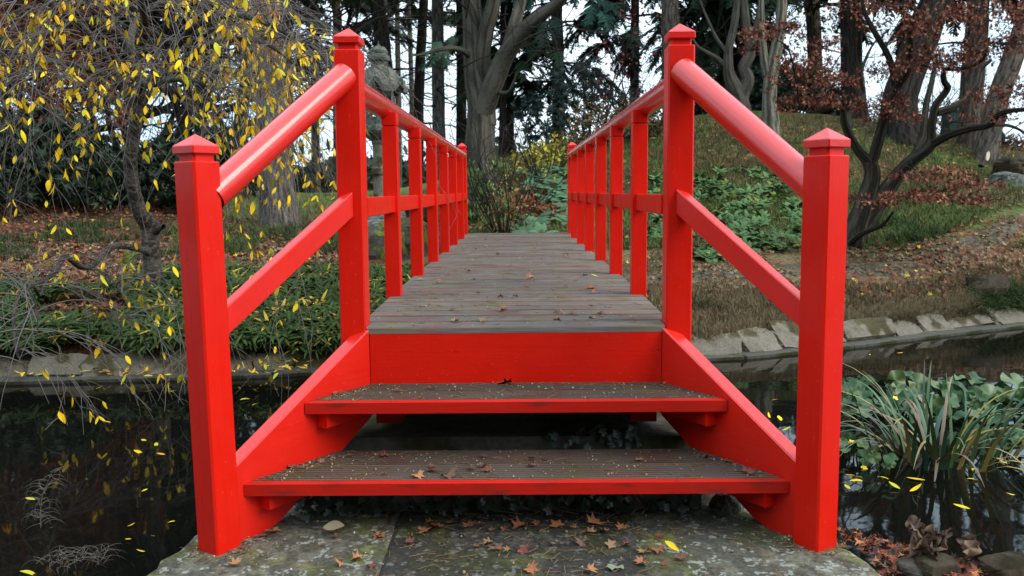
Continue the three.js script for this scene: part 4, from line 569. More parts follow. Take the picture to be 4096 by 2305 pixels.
// ---------- Japanese maple on the right ----------
const mapleLeaf = [lobed(5, 0.42, 1.2, 5, 4.6), lobed(7, 0.35, 1.6, 6, 5.2), lobed(5, 0.4, -1.4, 7, 4.8)];
M.mapleBrown = new THREE.MeshPhysicalMaterial({ specularIntensity: 0.3, roughness: 0.7, side: THREE.DoubleSide });
{
  const [t, base] = sketchTree('japanese_maple', 'dark sinuous Japanese maple with shrivelled red-brown leaves at right', 11, 3385, [
    [[[3400, 990], [3430, 900], [3475, 760], [3490, 690], [3478, 645]], [0.17, 0.15, 0.115, 0.10, 0.09]],
    [[[3478, 650], [3440, 610], [3405, 555], [3380, 500], [3372, 440]], [0.075, 0.062, 0.055, 0.045, 0.04]],
    [[[3488, 660], [3515, 560, 10.9], [3545, 455, 10.8], [3585, 350, 10.7], [3625, 290, 10.6], [3640, 180, 10.5], [3645, 100, 10.4], [3690, 0, 10.3], [3720, -120, 10.2]], [0.070, 0.066, 0.061, 0.057, 0.049, 0.041, 0.037, 0.029, 0.012]],
    [[[3372, 440], [3345, 425, 10.8], [3290, 440, 10.6], [3240, 450, 10.4], [3200, 435, 10.2]], [0.03, 0.026, 0.02, 0.015, 0.008]],
    [[[3405, 555], [3390, 480, 11.2], [3420, 420, 11.3], [3455, 380, 11.4], [3445, 300, 11.4], [3480, 200, 11.5], [3520, 140, 11.6]], [0.045, 0.04, 0.035, 0.03, 0.024, 0.016, 0.008]],
    [[[3410, 960, 11], [3520, 800, 11], [3600, 690, 10.9], [3650, 640, 10.8], [3715, 590, 10.7], [3728, 565, 10.7]], [0.13, 0.12, 0.095, 0.085, 0.075, 0.07]],
    [[[3725, 570, 10.7], [3730, 480, 10.7], [3745, 420, 10.7], [3790, 355, 10.7], [3775, 320, 10.6], [3780, 280, 10.6], [3850, 275, 10.5], [3930, 240, 10.4], [3960, 150, 10.3]], [0.055, 0.05, 0.048, 0.042, 0.036, 0.032, 0.026, 0.018, 0.008]],
    [[[3722, 580, 10.7], [3800, 540, 10.5], [3880, 515, 10.3], [3960, 500, 10.1], [4000, 455, 9.9], [4095, 438, 9.7], [4180, 440, 9.5]], [0.058, 0.05, 0.044, 0.038, 0.032, 0.026, 0.015]],
    [[[3745, 452, 10.7], [3830, 420, 10.8], [3900, 345, 10.9], [3920, 280, 11], [3965, 240, 11]], [0.05, 0.046, 0.04, 0.034, 0.02]],
    [[[3640, 660, 10.8], [3690, 540, 11], [3705, 420, 11.2], [3730, 310, 11.3], [3745, 230, 11.4]], [0.05, 0.045, 0.04, 0.03, 0.015]],
    [[[3398, 980, 10.9], [3450, 935, 10.5], [3530, 900, 10.2], [3572, 850, 10]], [0.045, 0.032, 0.022, 0.012]],
    [[[3585, 350, 10.7], [3560, 240, 10.6], [3500, 130, 10.4], [3460, 50, 10.3], [3440, -60, 10.2]], [0.045, 0.039, 0.033, 0.025, 0.012]],
    [[[3200, 435, 10.2], [3180, 300, 10.1], [3150, 190, 10], [3110, 160, 9.9]], [0.012, 0.012, 0.01, 0.006]],
    [[[3880, 515, 10.3], [3980, 500, 10.6], [4060, 510, 10.8], [4140, 560, 10.9]], [0.03, 0.024, 0.018, 0.008]]], M.barkMaple);
  const CL = [ // pads of leaves: u, v, D, half width and height in pixels, number
    [3060, 115, 10, 90, 40, 190], [3150, 110, 10, 60, 30, 110], [3000, 130, 10.1, 40, 25, 50], [3000, 195, 10.1, 40, 16, 40],
    [3170, 290, 10.2, 90, 60, 260], [3270, 270, 10.3, 90, 70, 300], [3300, 170, 10.4, 60, 35, 100], [3360, 320, 10.5, 80, 30, 150], [3160, 240, 10.2, 60, 40, 90],
    [3230, 390, 10.4, 110, 36, 300], [3340, 400, 10.5, 90, 30, 180], [3140, 410, 10.3, 30, 30, 50], [3480, 420, 10.6, 70, 26, 130],
    [3520, 280, 10.6, 80, 40, 200], [3570, 390, 10.7, 60, 40, 140], [3560, 460, 10.7, 110, 25, 160], [3680, 220, 10.5, 80, 60, 260], [3760, 250, 10.5, 120, 40, 320], [3870, 200, 10.4, 120, 50, 360], [3950, 160, 10.4, 90, 60, 260],
    [3640, 90, 10.4, 100, 60, 260], [3780, 60, 10.3, 130, 60, 360], [3920, 40, 10.2, 130, 50, 380], [4040, 70, 10.2, 90, 80, 300], [4040, 170, 10.2, 80, 50, 160], [3560, 20, 10.5, 110, 35, 170], [3420, 20, 10.6, 110, 40, 170], [3480, 110, 10.6, 50, 40, 90],
    [3980, 380, 10.0, 100, 50, 240], [4060, 330, 9.9, 70, 60, 200], [4020, 460, 9.9, 60, 30, 100], [3830, 480, 10.4, 70, 30, 110], [4080, 560, 9.8, 60, 30, 80],
    [3780, 690, 9.9, 140, 36, 330], [3900, 730, 9.8, 100, 30, 220], [3700, 760, 9.9, 70, 20, 110], [3640, 780, 9.8, 110, 20, 210], [3800, 790, 9.7, 140, 22, 300], [3930, 800, 9.7, 80, 18, 110], [3520, 810, 9.9, 80, 18, 130], [3440, 790, 10.2, 70, 24, 80], [3330, 730, 10.4, 40, 30, 40], [3600, 700, 10.2, 60, 20, 60]];
  const rnd = rng(909), mats = [[], [], []], cols = [[], [], []], gb = new GB();
  for (const [u, v, D, hu, hv, n] of CL) { const c = P(u, v, D).sub(base), wx = hu / FPX * D, wy = hv / FPX * D; 
    for (let k = 0; k < 9; k++) { const a = rnd() * TAU; limb(gb, c.clone().add(V3((rnd() - 0.5) * wx, -wy * 0.3, (rnd() - 0.5) * wx)), V3(Math.cos(a), 0.25, Math.sin(a) * 0.8).normalize(), wx * (0.7 + 0.6 * rnd()), 0.006, 1, rnd, { ...lim, step: 0.12, up: 0.0, min: 0.002 }, null); }
    for (let i = 0; i < n * 1.35; i++) { const a = rnd() * TAU, q = Math.sqrt(rnd()) * 1.15, lay = Math.floor(rnd() * 3) - 1; const p = c.clone().add(V3(Math.cos(a) * q * wx, lay * wy * 0.55 + (rnd() - 0.5) * wy * 0.5 - q * q * wy * 0.5, Math.sin(a) * q * wx * 0.8)); if (wn(p.x * 7 + 70, p.z * 7 + p.y * 9 + 70, 2, 12) < 0.42) continue; const j = Math.floor(rnd() * 3); const k = 0.55 + 0.9 * rnd(), w = rnd(); mats[j].push(MX(p, EU(0.9 + (rnd() - 0.5) * 1.4, rnd() * TAU, (rnd() - 0.5) * 1.2), V3(0.024, 0.03, 0.042).multiplyScalar(0.75 + 0.5 * rnd()))); cols[j].push(w < 0.26 ? C(0.36 * k, 0.165 * k, 0.095 * k) : w < 0.6 ? C(0.21 * k, 0.062 * k, 0.035 * k) : C(0.13 * k, 0.040 * k, 0.026 * k)); } }
  const tg = mesh('twigs', gb.geo(), M.twigDark, t); tg.userData.kind = 'stuff';
  for (let j = 0; j < 3; j++) instanced('leaves', mapleLeaf[j], M.mapleBrown, mats[j], cols[j], t);
}

// ================= GROUND COVER =================
function tuft(seed, n, h, w, lean) { const r = rng(seed), v = [], t = []; for (let i = 0; i < n; i++) { const a = r() * TAU, x = (r() - 0.5) * 0.08, z = (r() - 0.5) * 0.08, H = h * (0.5 + 0.7 * r()), L = lean * (0.4 + r()) * H, s = V3(Math.cos(a + 1.57), 0, Math.sin(a + 1.57)).multiplyScalar(w / 2), b = v.length; const dx = Math.cos(a), dz = Math.sin(a); for (const [q, ww] of [[0, 1], [0.55, 0.8]]) { v.push([x + dx * L * q * q - s.x * ww, H * q, z + dz * L * q * q - s.z * ww], [x + dx * L * q * q + s.x * ww, H * q, z + dz * L * q * q + s.z * ww]); } v.push([x + dx * L, H * 0.95, z + dz * L]); t.push([b, b + 1, b + 3], [b, b + 3, b + 2], [b + 2, b + 3, b + 4]); } return faces(v, t); }
const groundNormalTilt = (x, z) => { const e = 0.08, a = (ground(x + e, z) - ground(x - e, z)) / (2 * e), b = (ground(x, z + e) - ground(x, z - e)) / (2 * e); return new THREE.Quaternion().setFromUnitVectors(yAxis, V3(-a, 1, -b).normalize()); };
const PICK = (u0, u1, v0, v1, rnd) => onGround(mix(u0, u1, rnd()), mix(v0, v1, rnd()));   // even in the photograph's eyes: denser near
{ // fallen leaves over both banks
  const rnd = rng(1212), mats = [], cols = []; const litter = (n, u0, u1, v0, v1, pal, s, ok) => { for (let i = 0; i < n; i++) { const p = PICK(u0, u1, v0, v1, rnd); if (p.z > zFar(p.x) - 0.12 || p.z < -40) continue; if (ok && !ok(p)) continue; const c = pal[Math.floor(rnd() * pal.length)], k = 0.6 + 0.8 * rnd(); mats.push(MX(V3(p.x, ground(p.x, p.z) + 0.012 + 0.03 * rnd(), p.z), groundNormalTilt(p.x, p.z).multiply(new THREE.Quaternion().setFromEuler(EU((rnd() - 0.5) * 1.1, rnd() * TAU, (rnd() - 0.5) * 1.1))), V3(1, 1, 1).multiplyScalar(s * (0.6 + 0.7 * rnd())))); cols.push(C(c[0] * k, c[1] * k, c[2] * k)); } };
  const RED = [[0.20, 0.05, 0.025], [0.15, 0.045, 0.025], [0.24, 0.085, 0.035], [0.10, 0.045, 0.028], [0.12, 0.075, 0.04], [0.30, 0.13, 0.05]], TAN = [[0.20, 0.145, 0.075], [0.16, 0.10, 0.055], [0.14, 0.055, 0.032], [0.24, 0.18, 0.10], [0.15, 0.11, 0.06]];
  litter(9000, -60, 1380, 800, 1250, RED, 0.042); litter(2600, -60, 1380, 980, 1120, [[0.21, 0.15, 0.10], [0.20, 0.08, 0.04], [0.26, 0.20, 0.13]], 0.038);
  litter(5000, 2560, 4150, 900, 1260, TAN, 0.04, (p) => wn(p.x * 1.2, p.z * 1.2, 2, 37) > 0.42); litter(1300, 3300, 4150, 880, 1200, [[0.16, 0.055, 0.03], [0.13, 0.045, 0.025], [0.22, 0.09, 0.045]], 0.042, (p) => wn(p.x * 1.1, p.z * 1.1, 2, 41) > 0.44); litter(4200, 1900, 4150, 480, 960, [[0.18, 0.06, 0.03], [0.22, 0.13, 0.06], [0.13, 0.05, 0.03], [0.25, 0.17, 0.06]], 0.05);
  litter(240, 2500, 4100, 500, 1200, [[0.6, 0.42, 0.05], [0.5, 0.33, 0.05]], 0.04); litter(260, -60, 1350, 850, 1400, [[0.7, 0.48, 0.03], [0.6, 0.35, 0.02]], 0.036); litter(900, 1400, 2400, 800, 1010, RED, 0.045);
  instanced('leaf_litter', mapleLeaf[0], M.mapleBrown, mats, cols, scene, 'brown and red fallen leaves strewn over both banks', 'leaf litter');
}
{ // grass: dry beige by the water, greener up the mound
  const rnd = rng(3434), T = [tuft(1, 9, 0.12, 0.006, 0.7), tuft(2, 8, 0.09, 0.006, 0.9), tuft(3, 10, 0.2, 0.008, 0.8)], mats = [[], [], []], cols = [[], [], []];
  const put = (n, u0, u1, v0, v1, cf_, j, s, ok) => { for (let i = 0; i < n; i++) { const p = PICK(u0, u1, v0, v1, rnd); if (p.z > zFar(p.x) - 0.14 || p.z < -32) continue; const d = p.x > 0.5 ? distTo(PATH_R, p.x, p.z) : distTo(PATH_L, p.x, p.z); if (d < 0.30 + 0.14 * rnd()) continue; if (ok && !ok(p)) continue; const k = 0.6 + 0.8 * rnd(), c = cf_(p, rnd); mats[j].push(MX(V3(p.x, ground(p.x, p.z) - 0.012, p.z), EU((rnd() - 0.5) * 0.5, rnd() * TAU, (rnd() - 0.5) * 0.5), V3(1, 0.7 + 0.6 * rnd(), 1).multiplyScalar(s * (0.8 + 0.4 * rnd())))); cols[j].push(C(c[0] * k, c[1] * k, c[2] * k)); } };
  const dry = () => [0.19, 0.145, 0.08], grn = () => [0.09, 0.115, 0.03], dark = () => [0.038, 0.062, 0.020];
  put(14000, 2560, 4150, 1060, 1345, dry, 1, 0.8); put(1500, 2560, 4150, 1180, 1350, dark, 2, 0.7, (p) => wn(p.x * 1.3 + 5, p.z * 1.3, 2, 51) > 0.56);
  put(15000, 1900, 4150, 470, 1000, (p, r) => (wn(p.x * 0.8, p.z * 0.8, 2, 53) > 0.5 ? [0.095, 0.130, 0.036] : [0.135, 0.118, 0.050]), 0, 1.1); put(2200, 3300, 3900, 880, 1060, dark, 2, 0.8, (p) => wn(p.x * 1.3 + 5, p.z * 1.3, 2, 55) > 0.46);
  put(4200, -60, 1380, 900, 1130, dark, 2, 0.8, (p) => wn(p.x * 0.9 + 5, p.z * 0.9, 2, 57) > 0.5); put(2500, 700, 1380, 900, 1020, grn, 0, 1.0, (p) => wn(p.x * 0.9 + 5, p.z * 0.9, 2, 59) > 0.45); put(1500, 900, 1500, 780, 880, () => [0.17, 0.22, 0.07], 1, 1.2);
  for (let i = 0; i < 2600; i++) { const x = 0.7 + 8.5 * rnd(), z = zFar(x) - 0.16 - 0.22 * rnd(); const g = wn(x * 1.4, 4, 2, 63) > 0.5, c = g ? [0.045, 0.07, 0.02] : [0.16, 0.12, 0.065], k = 0.6 + 0.8 * rnd(), j = g ? 2 : 1; mats[j].push(MX(V3(x, ground(x, z) - 0.01, z), EU(0.5 + 0.5 * rnd(), (rnd() - 0.5) * 2.2, (rnd() - 0.5) * 0.5), 0.7 + 0.5 * rnd())); cols[j].push(C(c[0] * k, c[1] * k, c[2] * k)); }
  for (let j = 0; j < 3; j++) instanced('grass', T[j], M.leaf, mats[j], cols[j], scene, ['short green and straw grass growing up the mound', 'dry beige grass beside the right-hand path', 'dark green grass tufts on the banks'][j], 'grass');
}
{ // dwarf bamboo hanging over the left bank
  const rnd = rng(5656); const clump = (seed) => { const r = rng(seed), gs = []; for (let k = 0; k < 7; k++) { const l = 0.10 + 0.06 * r(); gs.push(lance(0.10, 0.3, 0.05, 3).scale(l, l, l).rotateX(2.0 + 0.7 * (r() - 0.5)).rotateY(k * TAU / 7 + r()).translate((r() - 0.5) * 0.03, 0.16 + 0.05 * r(), (r() - 0.5) * 0.03)); } gs.push(bar(V3(0, 0, 0), V3(0.01, 0.17, 0.01), 0.004, 0.004, 0.001)); gs.forEach((g) => { for (const k of Object.keys(g.attributes)) if (!['position', 'normal', 'uv'].includes(k)) g.deleteAttribute(k); }); return mergeGeometries(gs.map((g) => (g.index ? g.toNonIndexed() : g))); };
  const G = [clump(1), clump(2), clump(3)], mats = [[], [], []], cols = [[], [], []];
  const add = (p, s, dead) => { const j = Math.floor(rnd() * 3), k = 0.55 + 0.9 * rnd(); mats[j].push(MX(V3(p.x, ground(p.x, p.z) - 0.02, p.z), EU((rnd() - 0.2) * 0.8, rnd() * TAU, (rnd() - 0.5) * 0.8, 'XYZ'), s * (0.7 + 0.6 * rnd()))); cols[j].push(rnd() < dead ? C(0.40 * k, 0.26 * k, 0.035 * k) : C(0.038 * k, 0.064 * k, 0.015 * k)); };
  for (let i = 0; i < 5200; i++) { const p = PICK(560, 1700, 1130, 1440, rnd); if (p.z > zFar(p.x) - 0.16 || p.x > -0.55) continue; if (distTo(PATH_L, p.x, p.z) < 0.35) continue; add(p, 1.0, 0.09); }
  for (let i = 0; i < 1500; i++) { const p = PICK(-60, 700, 1190, 1440, rnd); if (p.z > zFar(p.x) - 0.2) continue; if (wn(p.x * 1.1, p.z * 1.1, 2, 61) < 0.5) continue; add(p, 0.9, 0.1); }
  for (let x = -7; x < -0.6; x += 0.035) { const z = zFar(x) - 0.3 - 0.12 * rnd(); if (x > -4 || rnd() < 0.4) add(V3(x, 0, z), 1.1, 0.08); }
  for (let j = 0; j < 3; j++) { if (j) continue; } instanced('dwarf_bamboo', G[0], M.leaf, mats[0].concat(mats[1]), cols[0].concat(cols[1]), scene, 'dense dwarf bamboo growing along the top of the left bank', 'bamboo'); instanced('dwarf_bamboo', G[2], M.leaf, mats[2], cols[2], scene, 'shorter dwarf bamboo stems mixed through the left bank', 'bamboo');
}
const roundLeaf = (seed, wav = 0.12) => { const r = rng(seed), v = [[0, 0, 0]], t = [], N = 16, R2 = 2; const ph = r() * 6; for (let q = 1; q <= R2; q++) for (let k = 0; k <= N; k++) { const a = -2.75 + 5.5 * k / N, l = q / R2 * (0.92 + 0.10 * Math.cos(a * 1) + (q === R2 ? (r() - 0.5) * 0.09 : 0)); v.push([Math.sin(a) * l, 0.10 * l * l + wav * l * Math.sin(a * 4 + ph) * (q / R2), -Math.cos(a) * l]); } for (let k = 0; k < N; k++) { t.push([0, k + 2, k + 1]); t.push([k + 1, k + 2, k + N + 2], [k + 2, k + N + 3, k + N + 2]); } return faces(v, t); };
const BIG = [roundLeaf(1, 0.2), roundLeaf(2, 0.28), roundLeaf(3, 0.14)];
{ // large-leaved ground cover on the foot of the mound
  const rnd = rng(7878), mats = [], cols = []; const gl = mergeGeometries([0, 1, 2, 3, 4].map((i) => lance(0.3, 0.35, 0.12, 3).scale(0.16, 0.19, 0.16).rotateX(2.05).rotateY(i * TAU / 5 + i).translate(0, 0.07 + 0.02 * (i % 2), 0)));
  for (let i = 0; i < 3600; i++) { const p = PICK(2380, 3400, 590, 1080, rnd); if (p.z > zFar(p.x) - 2) continue; const [u, v] = project(p); const dx = (u - 2900) / 430, dy = (v - 870) / 220; const body = dx * dx + dy * dy < 0.7 + 0.9 * (wn(p.x * 0.9, p.z * 0.9, 3, 91) - 0.4); if (!body || wn(p.x * 2.6 + 7, p.z * 2.6, 3, 93) < 0.50 || distTo(PATH_R, p.x, p.z) < 0.5) continue; const k = 0.6 + 0.8 * rnd(); mats.push(MX(V3(p.x, ground(p.x, p.z), p.z), EU(0.2 + (rnd() - 0.5) * 1.1, rnd() * TAU, (rnd() - 0.5) * 1.1, 'XYZ'), V3(1, 1.25, 1).multiplyScalar(0.32 + 0.5 * rnd()))); cols.push(rnd() < 0.12 ? C(0.15 * k, 0.17 * k, 0.04 * k) : C(0.070 * k, 0.130 * k, 0.046 * k)); }
  for (let i = 0; i < 130; i++) { const p = PICK(2080, 2300, 660, 960, rnd); const k = 0.7 + 0.7 * rnd(); if (wn(p.x * 1.9 + 7, p.z * 1.9, 2, 93) < 0.47) continue; mats.push(MX(V3(p.x, ground(p.x, p.z), p.z), EU(0.35, rnd() * TAU, 0, 'XYZ'), 0.9 + 0.5 * rnd())); cols.push(C(0.07 * k, 0.13 * k, 0.065 * k)); }
  instanced('leafy_groundcover', gl, M.leaf, mats, cols, scene, 'blue-green broad-leaved ground cover at the foot of the mound', 'ground cover');
}

// ================= THINGS ON THE FAR BANK =================
{ // stone lantern
  const b = P(1530, 766, 12.6), gy = ground(b.x, b.z), t = thing('stone_lantern', 'weathered grey stone lantern with upswept roof behind the left railing', 'lantern', V3(b.x, gy - 0.1, b.z), 0.55);
  const yOf = (v) => 1.337 + (766 - v) * 12.6 / FPX * 1.0 - gy + 0.1, lathe = (pr, n = 28) => new THREE.LatheGeometry(pr.map(([r, y]) => new THREE.Vector2(r, y)), n);
  const rough = (g, a, s) => { const p = g.attributes.position, n = g.attributes.normal || (g.computeVertexNormals(), g.attributes.normal); for (let i = 0; i < p.count; i++) { const x = p.getX(i), y = p.getY(i), z = p.getZ(i), d = a * (fbm(x * 9 + 40, y * 9 + z * 8 + 40, 4096, 4096, 3, s) - 0.5), l = Math.hypot(x, z) || 1; p.setXYZ(i, x + x / l * d, y + d * 0.4, z + z / l * d); } return metreUV(g, 'x', s); };
  const y0 = yOf(176), y1 = yOf(200), yb = yOf(248), yc = yOf(285), yr = yOf(372);
  mesh('finial', rough(lathe([[0.001, y0], [0.012, y0 - 0.01], [0.016, yOf(192)], [0.035, y1], [0.10, y1 - 0.01], [0.142, y1 - 0.07], [0.150, (y1 + yOf(225)) / 2 - 0.02], [0.138, yOf(228)], [0.10, yOf(232)]].reverse()), 0.03, 3), M.granite, t);
  mesh('collar', rough(lathe([[0.10, yOf(285)], [0.13, yOf(260)], [0.155, yOf(256)], [0.165, yOf(247)], [0.158, yOf(236)], [0.13, yOf(230)], [0.01, yOf(229)]]), 0.03, 5), M.granite, t);
  mesh('neck', rough(lathe([[0.15, yOf(285)], [0.125, yOf(276)], [0.12, yOf(258)], [0.01, yOf(257)]]), 0.02, 6), M.granite, t);
  { // six-sided roof with upturned corners
    const N = 72, R = 9, v = [], tr = []; const top = yOf(280), eave = yOf(345);
    for (let q = 0; q <= R; q++) for (let k = 0; k < N; k++) { const a = k / N * TAU, c6 = Math.pow(Math.abs(Math.cos(a * 3)), 6), s = q / R, hex = Math.cos(Math.PI / 6) / Math.cos(((a + Math.PI / 6) % (Math.PI / 3)) - Math.PI / 6); const Rm = 0.40 * mix(0.95, hex * 1.06, s) + 0.05 * c6 * Math.pow(s, 3); const rr = mix(0.15, Rm, s), y = mix(top, eave, Math.pow(s, 1.35) * 1) - 0.10 * s * s * (1 - c6) * 0.5 + 0.085 * c6 * Math.pow(s, 4); v.push([Math.cos(a) * rr, y, Math.sin(a) * rr]); }
    const under = []; for (let k = 0; k < N; k++) { const o = v[R * N + k]; v.push([o[0] * 0.985, o[1] - 0.085, o[2] * 0.985]); } for (let k = 0; k < N; k++) { const a = k / N * TAU; v.push([Math.cos(a) * 0.2, yOf(368), Math.sin(a) * 0.2]); }
    for (let q = 0; q < R + 2; q++) for (let k = 0; k < N; k++) { const j = (k + 1) % N, a = q * N; tr.push([a + k, a + j, a + N + j], [a + k, a + N + j, a + N + k]); } const cc = v.length; v.push([0, top, 0]); for (let k = 0; k < N; k++) tr.push([cc, (k + 1) % N, k]);
    mesh('roof', rough(faces(v, tr), 0.025, 7), M.granite, t); }
  const hexPrism = (r, ya, yb2, s) => metreUV(new THREE.CylinderGeometry(r, r * 1.04, yb2 - ya, 6, 3).translate(0, (ya + yb2) / 2, 0), 'y', s);
  const fy0 = yOf(505), fy1 = yOf(366);   // fire box: six corner posts and panels with openings
  for (let k = 0; k < 6; k++) { const a = k / 6 * TAU; mesh('corner_post', metreUV(new THREE.BoxGeometry(0.06, fy1 - fy0, 0.06).rotateY(-a).translate(Math.cos(a) * 0.2, (fy0 + fy1) / 2, Math.sin(a) * 0.2), 'y', k), M.granite, t); const am = a + Math.PI / 6, r = 0.175, H = fy1 - fy0; for (const [yy, hh] of [[fy0 + H * 0.12, H * 0.24], [fy1 - H * 0.1, H * 0.2]]) mesh('panel', metreUV(new THREE.BoxGeometry(0.03, hh, 0.16).rotateY(-am).translate(Math.cos(am) * r, yy, Math.sin(am) * r), 'y', k + 0.5), M.granite, t); }
  mesh('platform', rough(lathe([[0.12, yOf(568)], [0.2, yOf(556)], [0.29, yOf(535)], [0.31, yOf(526)], [0.30, yOf(508)], [0.27, yOf(503)], [0.01, yOf(503)]], 6), 0.02, 9), M.granite, t);
  mesh('shaft', rough(lathe([[0.16, yOf(815)], [0.155, yOf(790)], [0.135, yOf(780)], [0.13, yOf(700)], [0.15, yOf(692)], [0.15, yOf(672)], [0.13, yOf(664)], [0.13, yOf(580)], [0.15, yOf(570)], [0.15, yOf(562)]].map(([r, y]) => [r, y])), 0.02, 10), M.stone, t);
  mesh('base', rough(lathe([[0.34, 0], [0.36, yOf(870)], [0.33, yOf(835)], [0.25, yOf(818)], [0.16, yOf(812)], [0.01, yOf(812)]], 6), 0.03, 11), M.granite, t);
}
M.mossy = M.stone.clone(); M.mossy.map = dataTex(256, (x, y) => { const a = fbm(x * 5, y * 5, 5, 5, 5, 411), g = smooth(0.42, 0.58, a), f = fbm(x * 40, y * 40, 40, 40, 2, 415); const k = 0.5 + f; return [mix(0.05, 0.085, g) * k, mix(0.045, 0.11, g) * k, mix(0.035, 0.015, g) * k]; });
M.darkRock = M.stone.clone(); M.darkRock.color = C(0.30, 0.26, 0.22);
function boulder(label, u, v, D, r, mat, seed, turn = 0, sink = 0.3) { const p = P(u, v, D); const m = mesh('rock', rock(r[0], r[1], r[2], seed, 0.28, 0.35, 6), mat, scene); m.position.set(p.x, ground(p.x, p.z) + r[1] * (1 - 2 * sink) * 0.5, p.z); m.rotation.y = turn; return tag(m, label, 'rock'); }
boulder('mossy green boulder seen between the left balusters', 1620, 960, 11.3, [0.30, 0.30, 0.25], M.mossy, 11);
boulder('dark mossy boulder beside the left tall post near the lantern', 1505, 985, 11.0, [0.34, 0.26, 0.25], M.mossy, 12, 0.7);
boulder('flat grey rock at the foot of the stone lantern', 1510, 900, 11.9, [0.40, 0.20, 0.25], M.granite, 13, 0.2);
boulder('brown lumpy rock right of the lantern behind the railing', 1640, 780, 13.5, [0.25, 0.3, 0.25], M.darkRock, 14, 0.4);
boulder('large dark rock leaning above the right edging stones', 3950, 1215, 9.75, [0.25, 0.15, 0.15], M.darkRock, 15, 0.5, 0.3);
boulder('pale grey rock on the right edge of the mound', 4035, 640, 14.2, [0.22, 0.19, 0.2], M.granite, 16, 0.3);
boulder('dark boulder at the far right below the leaning trunk', 4060, 540, 15.5, [0.40, 0.30, 0.3], M.darkRock, 17, 0.9);
boulder('small rounded rock half hidden in the left slope', 548, 1040, 10.4, [0.15, 0.14, 0.14], M.mossy, 18, 0.9);
{ // pruned pale branch with a bright sawn end
  const a = P(3925, 665, 12.2), b = P(3960, 590, 12.3), c = P(4010, 500, 12.4), t = thing('sawn_branch', 'lichened branch with pale sawn oval end leaning on the mound', 'branch', V3(a.x, a.y, a.z)), gb = new GB(); const cc = curve([a, b, c, P(4030, 420, 12.6)].map((p) => p.clone().sub(a)), 12); gb.tube(cc, radii([0.04, 0.035, 0.03, 0.015], 12), 10, 0.08, 4, 3); mesh('branch', gb.geo(), M.barkGrey, t);
  const d = mesh('cut_face', new THREE.CylinderGeometry(0.045, 0.045, 0.01, 16).rotateX(Math.PI / 2), new THREE.MeshPhysicalMaterial({ specularIntensity: 0.25, color: C(0.6, 0.52, 0.38), roughness: 0.8 }), t); d.position.copy(P(3952, 625, 12.15).sub(a)); d.scale.set(0.8, 1.5, 1); d.rotation.set(0, 0.4, -0.2); }
{ // dark green box behind the trunks
  const p = P(3812, 470, 22), t = thing('utility_box', 'dark green box standing among the trunks on the right', 'box', V3(p.x, ground(p.x, p.z) - 0.1, p.z), 0.2), m = new THREE.MeshPhysicalMaterial({ specularIntensity: 0.25, color: C(0.008, 0.03, 0.024), roughness: 0.5 }); mesh('cabinet', new THREE.BoxGeometry(0.42, 1.0, 0.35).translate(0, 0.5, 0), m, t); mesh('lid', new THREE.BoxGeometry(0.48, 0.05, 0.41).translate(0, 1.027, 0), m, t); }

// ================= WATER PLANTS, NEAR BANK =================
{ // yellow flag iris
  const c = onY(3760, 1830, WATER), t = thing('iris_clump', 'clump of arching sword-leaved iris standing in the water at right', 'plant', V3(c.x, WATER, c.z)), rnd = rng(616);
  const blade = (L, w, lean, az, fold, col, x, z) => { const n = 9, v = [], tr = []; let p = V3(x, -0.1, z), th = 0.08 + lean * 0.25; for (let k = 0; k <= n; k++) { const s = k / n, ww = w * (1 - Math.pow(s, 2.2)) * 0.5 + 0.001; const sx = -Math.sin(az), sz = Math.cos(az); v.push([p.x - sx * ww, p.y, p.z - sz * ww], [p.x + sx * ww * 0.1, p.y + 0.002, p.z + sz * 0.1 * ww], [p.x + sx * ww, p.y, p.z + sz * ww]); th += (lean * 1.5 + (s > fold ? 0.9 : 0)) / n; p = p.clone().add(V3(Math.cos(az) * Math.sin(th), Math.cos(th), Math.sin(az) * Math.sin(th)).multiplyScalar(L / n)); if (p.y < 0.004) p.y = 0.004; } for (let k = 0; k < n; k++) { const a = k * 3; tr.push([a, a + 1, a + 3], [a + 1, a + 4, a + 3], [a + 1, a + 2, a + 4], [a + 2, a + 5, a + 4]); } mesh('blade', faces(v, tr), col, t); };
  const mk = (r, g, b) => new THREE.MeshPhysicalMaterial({ color: C(r, g, b), roughness: 0.5, side: THREE.DoubleSide }); const GR = [mk(0.035, 0.085, 0.030), mk(0.028, 0.07, 0.034), mk(0.055, 0.11, 0.03)], DY = [mk(0.24, 0.16, 0.045), mk(0.20, 0.135, 0.075), mk(0.30, 0.24, 0.045), mk(0.13, 0.09, 0.055)];
  for (let i = 0; i < 92; i++) { const a = rnd() * TAU, q = Math.sqrt(rnd()), x = Math.cos(a) * q * 0.38, z = Math.sin(a) * q * 0.26; const old = rnd() < 0.34; blade((old ? 0.5 : 0.42) + 0.3 * rnd(), 0.015 + 0.012 * rnd(), (old ? 1.15 : 0.8) * (0.3 + rnd()), Math.atan2(z + 0.2 * (rnd() - 0.5), x) + (rnd() - 0.5) * 1.0, old ? 0.35 + 0.4 * rnd() : rnd() < 0.5 ? 0.55 : 2, old ? DY[Math.floor(rnd() * 4)] : GR[Math.floor(rnd() * 3)], x, z); }
}
M.wet = [new THREE.MeshPhysicalMaterial({ color: C(0.030, 0.072, 0.020), specularIntensity: 0.4, roughness: 0.42, side: THREE.DoubleSide }), new THREE.MeshPhysicalMaterial({ color: C(0.020, 0.055, 0.018), specularIntensity: 0.4, roughness: 0.45, side: THREE.DoubleSide }), new THREE.MeshPhysicalMaterial({ color: C(0.060, 0.10, 0.022), roughness: 0.45, side: THREE.DoubleSide })];
